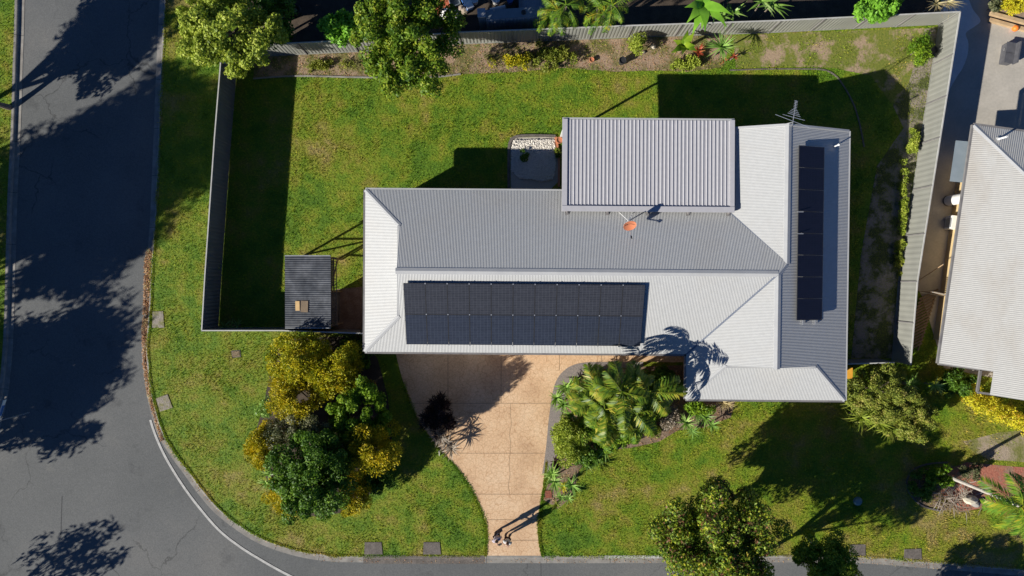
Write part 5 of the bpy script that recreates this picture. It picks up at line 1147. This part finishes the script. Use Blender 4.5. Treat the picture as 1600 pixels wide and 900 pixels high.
c = P(462, 17); ty = Th('tyre', 'old black tyre lying in the dark yard', 'tyre', c); ty.part('tread', MB().lathe((c.x, c.y, 0), [(.20, .02), (.30, .0), (.33, .05), (.33, .15), (.30, .20), (.20, .18), (.19, .10)], 24), M['tyre']); ty.part('hub', MB().lathe((c.x, c.y, .03), [(.18, 0), (.18, .06), (.05, .08)], 16), M['twig'])
a, b = P(441, -4, .0), P(445, 36, .0); fence('yard_fence', 'short pale fence behind the lime tree, at the top edge', [P(441, -60, 0), P(444, 34, 0)], 1.6, 'awn', 1.6)

# ================================================================== GROUND COVER (stuff)
def scatter(polys_in, polys_out, n, bbox):
    x0, y0, x1, y1 = bbox; X = rng.uniform(x0, x1, n); Y = rng.uniform(y0, y1, n); k = np.zeros(n, bool)
    for p in polys_in: k |= inside(X, Y, p)
    for p in polys_out: k &= ~inside(X, Y, p)
    return X[k], Y[k]
def vnoise(X, Y, s, seed):
    g = np.random.default_rng(seed); T = g.random((64, 64)); x, y = X * s, Y * s; i, j = np.floor(x).astype(int), np.floor(y).astype(int); fx, fy = x - i, y - j
    fx = fx * fx * (3 - 2 * fx); fy = fy * fy * (3 - 2 * fy); q = lambda a, b: T[a % 64, b % 64]
    return (q(i, j) * (1 - fx) + q(i + 1, j) * fx) * (1 - fy) + (q(i, j + 1) * (1 - fx) + q(i + 1, j + 1) * fx) * fy
rotH = Matrix.Rotation(HROT, 3, 'Z'); HFOOT = [rotH @ Vector((*p, 0)) for p in ins]
bx = (-30.5, -17, 31, 18)
outs = [DRIVE, GRAV, BED_S, BED_F, BED_E, NYARD, CONC, MULCH, DIRTP, PEB, HFOOT] + PADS
X, Y = scatter([lot, wl], outs, 520000, bx)
dens = vnoise(X, Y, .7, 1) * .6 + vnoise(X, Y, 2.3, 2) * .4; k = rng.random(len(X)) < (.35 + 1.1 * dens) * np.where(inside(X, Y, WORN), .45 * (vnoise(X, Y, 1.1, 9) > .42) + .08, 1) * np.where(inside(X, Y, DIRT_E), .7 * (vnoise(X, Y, 1.3, 15) > .60), 1) * np.where(inside(X, Y, BED_N), .9 * (vnoise(X, Y, 1.6, 12) > .56) + .03, 1); X, Y, dens = X[k], Y[k], dens[k]
n = len(X); hh = rng.uniform(.035, .095, n) * (.55 + .9 * vnoise(X, Y, .9, 3)); a = rng.uniform(0, 6.283, n); ln = rng.normal(size=(n, 2)) * .035; wd = rng.uniform(.012, .026, n)
b0 = np.stack([X - np.cos(a) * wd, Y - np.sin(a) * wd, np.full(n, -.003)], 1); b1 = np.stack([X + np.cos(a) * wd, Y + np.sin(a) * wd, np.full(n, -.003)], 1); tp_ = np.stack([X + ln[:, 0], Y + ln[:, 1], hh], 1)
tag(npmesh('grass', np.stack([b0, b1, tp_], 1).reshape(-1, 3), 3, M['blade']), 'short mown lawn grass with paler worn patches', 'grass', kind='stuff')
pts_ = np.array([(p.x, p.y) for p in KB]); k_ = rng.integers(0, len(pts_) - 1, 26000); t_ = rng.random(26000)[:, None]; q_ = pts_[k_] * (1 - t_) + pts_[k_ + 1] * t_
dv_ = pts_[k_ + 1] - pts_[k_]; nv_ = np.stack([dv_[:, 1], -dv_[:, 0]], 1) / (np.linalg.norm(dv_, axis=1)[:, None] + 1e-9); q_ = q_ + nv_ * np.abs(rng.normal(size=(26000, 1))) * .05 * (.3 + 1.8 * vnoise(q_[:, 0], q_[:, 1], 1.4, 20))[:, None]
q_ = q_[(np.abs(q_[:, 0]) < 31) & (np.abs(q_[:, 1]) < 18) & ~inside(q_[:, 0], q_[:, 1], [P(752, 900), P(848, 900), P(848, 840), P(752, 840)])]; n = len(q_); a = rng.uniform(0, 6.283, n); hh = rng.uniform(.02, .06, n)
c_ = np.stack([np.cos(a), np.sin(a)], 1) * .02; z_ = np.full((n, 1), .006); l_ = rng.normal(size=(n, 2)) * .04
tag(npmesh('grass', np.stack([np.hstack([q_ - c_, z_]), np.hstack([q_ + c_, z_]), np.hstack([q_ + l_, hh[:, None]])], 1).reshape(-1, 3), 3, M['blade']), 'ragged grass creeping over the back of the kerb', 'grass', kind='stuff')
# sparse weeds and dry leaves over the beds
def scat_leaves(name, label, polys, n, bbox, pal, Ln, Wd, z=(.01, .05), out=(), cat='leaf litter'):
    X, Y = scatter(polys, out, n, bbox); C = np.stack([X, Y, rng.uniform(*z, len(X))], 1); nr = rng.normal(size=(len(X), 3)) * .5 + np.array((0, 0, 1)); nr /= np.linalg.norm(nr, axis=1)[:, None]
    return tag(npmesh(name, leaves(C, nr, Ln, Wd), 4, L[pal]), label, cat, kind='stuff')
bN = (P(390, 130).x, P(390, 130).y, P(1150, 130).x, P(800, 30).y)
scat_leaves('bed_litter', 'dry leaves and twigs lying on the bare soil of the back bed', [BED_N], 7000, bN, 'litter', .09, .03)
scat_leaves('bed_weeds', 'low weeds creeping over the lawn side of the back bed', [px([(440, 118), (560, 100), (720, 100), (790, 78), (900, 88), (905, 106), (1000, 108), (1130, 92), (1130, 112), (720, 118)])], 9000, bN, 'weed', .09, .035, (.01, .10), cat='weeds')
cx = (P(215, 660).x, P(215, 660).y, P(262, 380).x, P(262, 380).y)
lit = sweep(smooth_path(px([(229, 380), (225, 420), (224, 470), (222, 520), (224, 570), (230, 620), (240, 655)]), 4), [(0, 0), (.42, 0)])
LITP = px([(229, 386), (224, 410), (223, 470), (220, 520), (222, 570), (228, 615), (240, 655), (250, 690), (254, 688), (244, 650), (236, 610), (231, 560), (233, 500), (237, 450), (240, 395)])
scat_leaves('leaf_litter', 'brown dead leaves and weeds gathered in the side street gutter', [LITP], 16000, (P(215, 700).x, P(215, 700).y, P(262, 380).x, P(262, 380).y), 'litter', .10, .05, (-.105, -.02))
LIT2 = px([(252, 690), (275, 722), (310, 768), (345, 805), (400, 842), (450, 862), (500, 872), (500, 866), (455, 855), (400, 834), (350, 799), (322, 769), (295, 732), (275, 705), (262, 684)])
scat_leaves('leaf_litter', 'scattered dead leaves in the gutter round the bend', [LIT2], 5200, (P(240, 880).x, P(240, 880).y, P(510, 680).x, P(510, 680).y), 'litter', .09, .045, (-.105, -.05))
for nm_, path_, lab_ in (('grass', dl[8:], 'grass creeping over the left edge of the driveway'), ('grass', dr[:22], 'grass creeping over the lawn side edge of the driveway')):
    pp = np.array([(p.x, p.y) for p in path_]); k_ = rng.integers(0, len(pp) - 1, 5000); t_ = rng.random(5000)[:, None]; q_ = pp[k_] * (1 - t_) + pp[k_ + 1] * t_
    q_ = q_ + rng.normal(size=(5000, 2)) * .045 * (.3 + 1.6 * vnoise(q_[:, 0], q_[:, 1], 1.7, 21))[:, None]; n = len(q_); a = rng.uniform(0, 6.283, n); hh = rng.uniform(.03, .07, n)
    c_ = np.stack([np.cos(a), np.sin(a)], 1) * .02; z_ = np.full((n, 1), .012); l_ = rng.normal(size=(n, 2)) * .04
    tag(npmesh(nm_, np.stack([np.hstack([q_ - c_, z_]), np.hstack([q_ + c_, z_]), np.hstack([q_ + l_, hh[:, None]])], 1).reshape(-1, 3), 3, M['blade']), lab_, 'grass', kind='stuff')
LIT3 = px([(500, 866), (760, 869), (1000, 869), (1340, 869), (1600, 889), (1600, 901), (1340, 881), (1000, 881), (760, 881), (500, 879)])
scat_leaves('leaf_litter', 'sparse dry leaves along the kerb of the front street', [LIT3], 3000, (P(490, 910).x, P(490, 910).y, P(1610, 860).x, P(1610, 860).y), 'litter', .08, .035, (-.108, -.09))
scat_leaves('bed_litter', 'fallen fronds and leaves under the palm garden', [BED_S], 6000, (P(840, 800).x, P(840, 800).y, P(1150, 560).x, P(1150, 560).y), 'litter', .12, .04)
scat_leaves('side_weeds', 'thin green weeds over the side path dirt', [BED_E], 22000, (P(1320, 570).x, P(1320, 570).y, P(1470, 30).x, P(1470, 30).y), 'weed', .08, .025, (.01, .06), cat='weeds')
# white pebbles in the small bed
PEBI = px([(803, 219), (867, 218), (868, 262), (864, 280), (848, 284), (830, 280), (812, 279), (799, 268), (799, 232)])
X, Y = scatter([PEBI], [], 15000, (P(790, 300).x, P(790, 300).y, P(880, 205).x, P(880, 205).y)); n = len(X); s = rng.uniform(.03, .075, (n, 1)); Z = rng.uniform(.01, .06, n); Cc = np.stack([X, Y, Z], 1)
u1 = rdir(n); u2 = np.cross(u1, rdir(n)); u2 /= np.linalg.norm(u2, axis=1)[:, None]; u3 = np.cross(u1, u2)
V = np.stack([Cc + u1 * s, Cc - u1 * s, Cc + u2 * s * .8, Cc - u2 * s * .8, Cc + u3 * s * .6, Cc - u3 * s * .6], 1).reshape(-1, 3)
tag(npmesh('pebbles', V, 6, M['pebble'], faces=[(0, 2, 4), (2, 1, 4), (1, 3, 4), (3, 0, 4), (2, 0, 5), (1, 2, 5), (3, 1, 5), (0, 3, 5)]), 'white pebbles filling the small bed beside the patio', 'pebbles', kind='stuff')
bush('shrub', 'small dark plant in the middle of the white pebbles', 'shrub', 818, 243, .2, (9, 9), .18, 'dark', 260, .12, .05, 8, .5, tr=.02)
bush('weed_clump', 'yellow green weeds beside the terracotta pot at the pebble bed', 'weeds', 871, 240, .2, (6, 8), .18, 'weed', 260, .12, .05, 8, .5, 'spike', tr=.015)

# ================================================================== PEOPLE
def skinned(name, pts, edges, m, parent, base, sub=1, root=0):
    """one smooth continuous surface grown over joints: pts = (x, y, z, radius)"""
    me = bpy.data.meshes.new(name); me.from_pydata([p[:3] for p in pts], edges, []); o = bpy.data.objects.new(name, me); COL.objects.link(o)
    sk = o.modifiers.new('skin', 'SKIN'); sk.use_smooth_shade = True; o.modifiers.new('sub', 'SUBSURF').levels = sub
    for i, p in enumerate(pts):
        d = me.skin_vertices[0].data[i]; r = p[3]; d.radius = r if isinstance(r, tuple) else (r, r); d.use_root = (i == root)
    bpy.context.view_layer.update(); dg = bpy.context.evaluated_depsgraph_get()
    m2 = bpy.data.meshes.new_from_object(o.evaluated_get(dg)); m2.name = name; bpy.data.objects.remove(o); m2.materials.clear(); m2.materials.append(m)
    r = bpy.data.objects.new(name, m2); COL.objects.link(r); r.parent = parent; return r
def person(label, foot, yaw, h, top, legs, hairm, longhair=False, look=.35):
    t = Th('person', label, 'person', foot, 'people standing on the driveway'); t.o.rotation_euler = (0, 0, yaw); k = h / 1.7
    S = lambda l: [(x * k, y * k, z * k, r * k) for x, y, z, r in l]
    pts = [(0, 0, .95, .12), (0, .01, 1.12, .115), (0, .01, 1.30, .13), (0, 0, 1.42, .075), (0, -.01, 1.49, .055), (0, -.03, 1.56, .085), (0, -.035, 1.64, .09)]
    ed = [(i, i + 1) for i in range(6)]
    for s in (-1, 1):
        i = len(pts); pts += [(s * .10, 0, .88, .085), (s * .105, -.01, .48, .058), (s * .11, .01, .10, .040), (s * .115, -.02, .045, .038), (s * .125, -.15, .03, .032)]; ed += [(0, i), (i, i + 1), (i + 1, i + 2), (i + 2, i + 3), (i + 3, i + 4)]
        i = len(pts); pts += [(s * .18, 0, 1.38, .055), (s * .245, .03, 1.12, .042), (s * .20, -.16, .98, .034), (s * .15, -.28, 1.02, .028), (s * .135, -.34, 1.03, .030)]; ed += [(2, i), (i, i + 1), (i + 1, i + 2), (i + 2, i + 3), (i + 3, i + 4)]
        hnd = len(pts) - 1
        for f in range(4):
            j = len(pts); ox = s * .135 + (f - 1.5) * .018; fl_ = (.06, .072, .068, .052)[f]
            pts += [(ox, -.37, 1.03, .0095), (ox, -.37 - fl_ * .55, 1.015, .0085), (ox, -.37 - fl_ * .75, .985, .0075)]; ed += [(hnd, j), (j, j + 1), (j + 1, j + 2)]
        j = len(pts); pts += [(s * .135 - s * .035, -.335, 1.035, .011), (s * .135 - s * .055, -.365, 1.03, .009)]; ed += [(hnd, j), (j, j + 1)]
    body = skinned('body', S(pts), ed, M['skin'], t.o, foot)
    hd_ = (0, -.035 * k, 1.60 * k)
    fc = MB(); fc.tube([(0, -.12 * k, 1.61 * k), (0, -.145 * k, 1.585 * k)], [.010 * k, .014 * k], 8)
    t2 = fc.build('nose', M['skin'], t.o)
    for s in (-1, 1):
        MB().lathe((s * .034 * k, -.118 * k, 1.612 * k), [(.002, 0), (.010, .003), (.010, .010), (.002, .013)], 10).build('eye', M['black'], t.o); MB().tube([(s * .092 * k, -.03 * k, 1.57 * k), (s * .098 * k, -.025 * k, 1.61 * k)], [.012, .016], 8).build('ear', M['skin'], t.o)
    MB().box((0, -.117 * k, 1.55 * k), (.045, .012, .008)).build('mouth', M['terra'], t.o)
    hm_ = [(0, -.015, 1.67, .100), (0, .025, 1.62, .098), (0, .045, 1.56, .085)] + ([(0, .06, 1.46, .075), (0, .065, 1.34, .060)] if longhair else [])
    skinned('hair', S(hm_), [(i, i + 1) for i in range(len(hm_) - 1)], M[hairm], t.o, foot)
    tp = [(0, 0, .92, .140), (0, .01, 1.12, .138), (0, .01, 1.30, .150), (0, 0, 1.41, .085)]; te = [(0, 1), (1, 2), (2, 3)]
    for s in (-1, 1):
        i = len(tp); tp += [(s * .185, 0, 1.375, .070), (s * .235, .025, 1.17, .058)]; te += [(2, i), (i, i + 1)]
    skinned('shirt', S(tp), te, M[top], t.o, foot)
    tr = [(0, 0, .94, .135)]; te = []
    for s in (-1, 1):
        i = len(tr); tr += [(s * .10, 0, .86, .100), (s * .105, -.01, .48, .072), (s * .11, .01, .12, .058)]; te += [(0, i), (i, i + 1), (i + 1, i + 2)]
    skinned('trousers', S(tr), te, M[legs], t.o, foot)
    for s in (-1, 1):
        skinned('shoe', S([(s * .112, .03, .045, .045), (s * .12, -.08, .038, .043), (s * .127, -.17, .032, .036)]), [(0, 1), (1, 2)], M['black'], t.o, foot)
    return t
FZ = .014
p1 = P(777, 829); p1.z = FZ; p2 = P(793, 834); p2.z = FZ
person('person with dark hair in a pale lilac top, taller of the two', p1, R(25), 1.74, 'lilac', 'navy', 'hair')
person('person with brown hair and pale grey top, nearer the lawn', p2, R(-15), 1.62, 'greyc', 'maroonc', 'brownhair', True)
c = p1.copy(); rotp = Matrix.Rotation(R(25), 3, 'Z'); rc = Th('remote_control', 'small black controller held by the dark haired person', 'controller', c + rotp @ Vector((0, -.40, 1.05)))
o_ = c + rotp @ Vector((0, -.40, 1.06)); rc.part('case', MB().box(o_, (.19, .10, .04), rz=R(25)), M['black'])
for s in (-1, 1): q = c + rotp @ Vector((s * .05, -.40, 1.08)); rc.part('stick', MB().lathe(q, [(.008, 0), (.006, .02), (.010, .025)], 8), M['galv'])
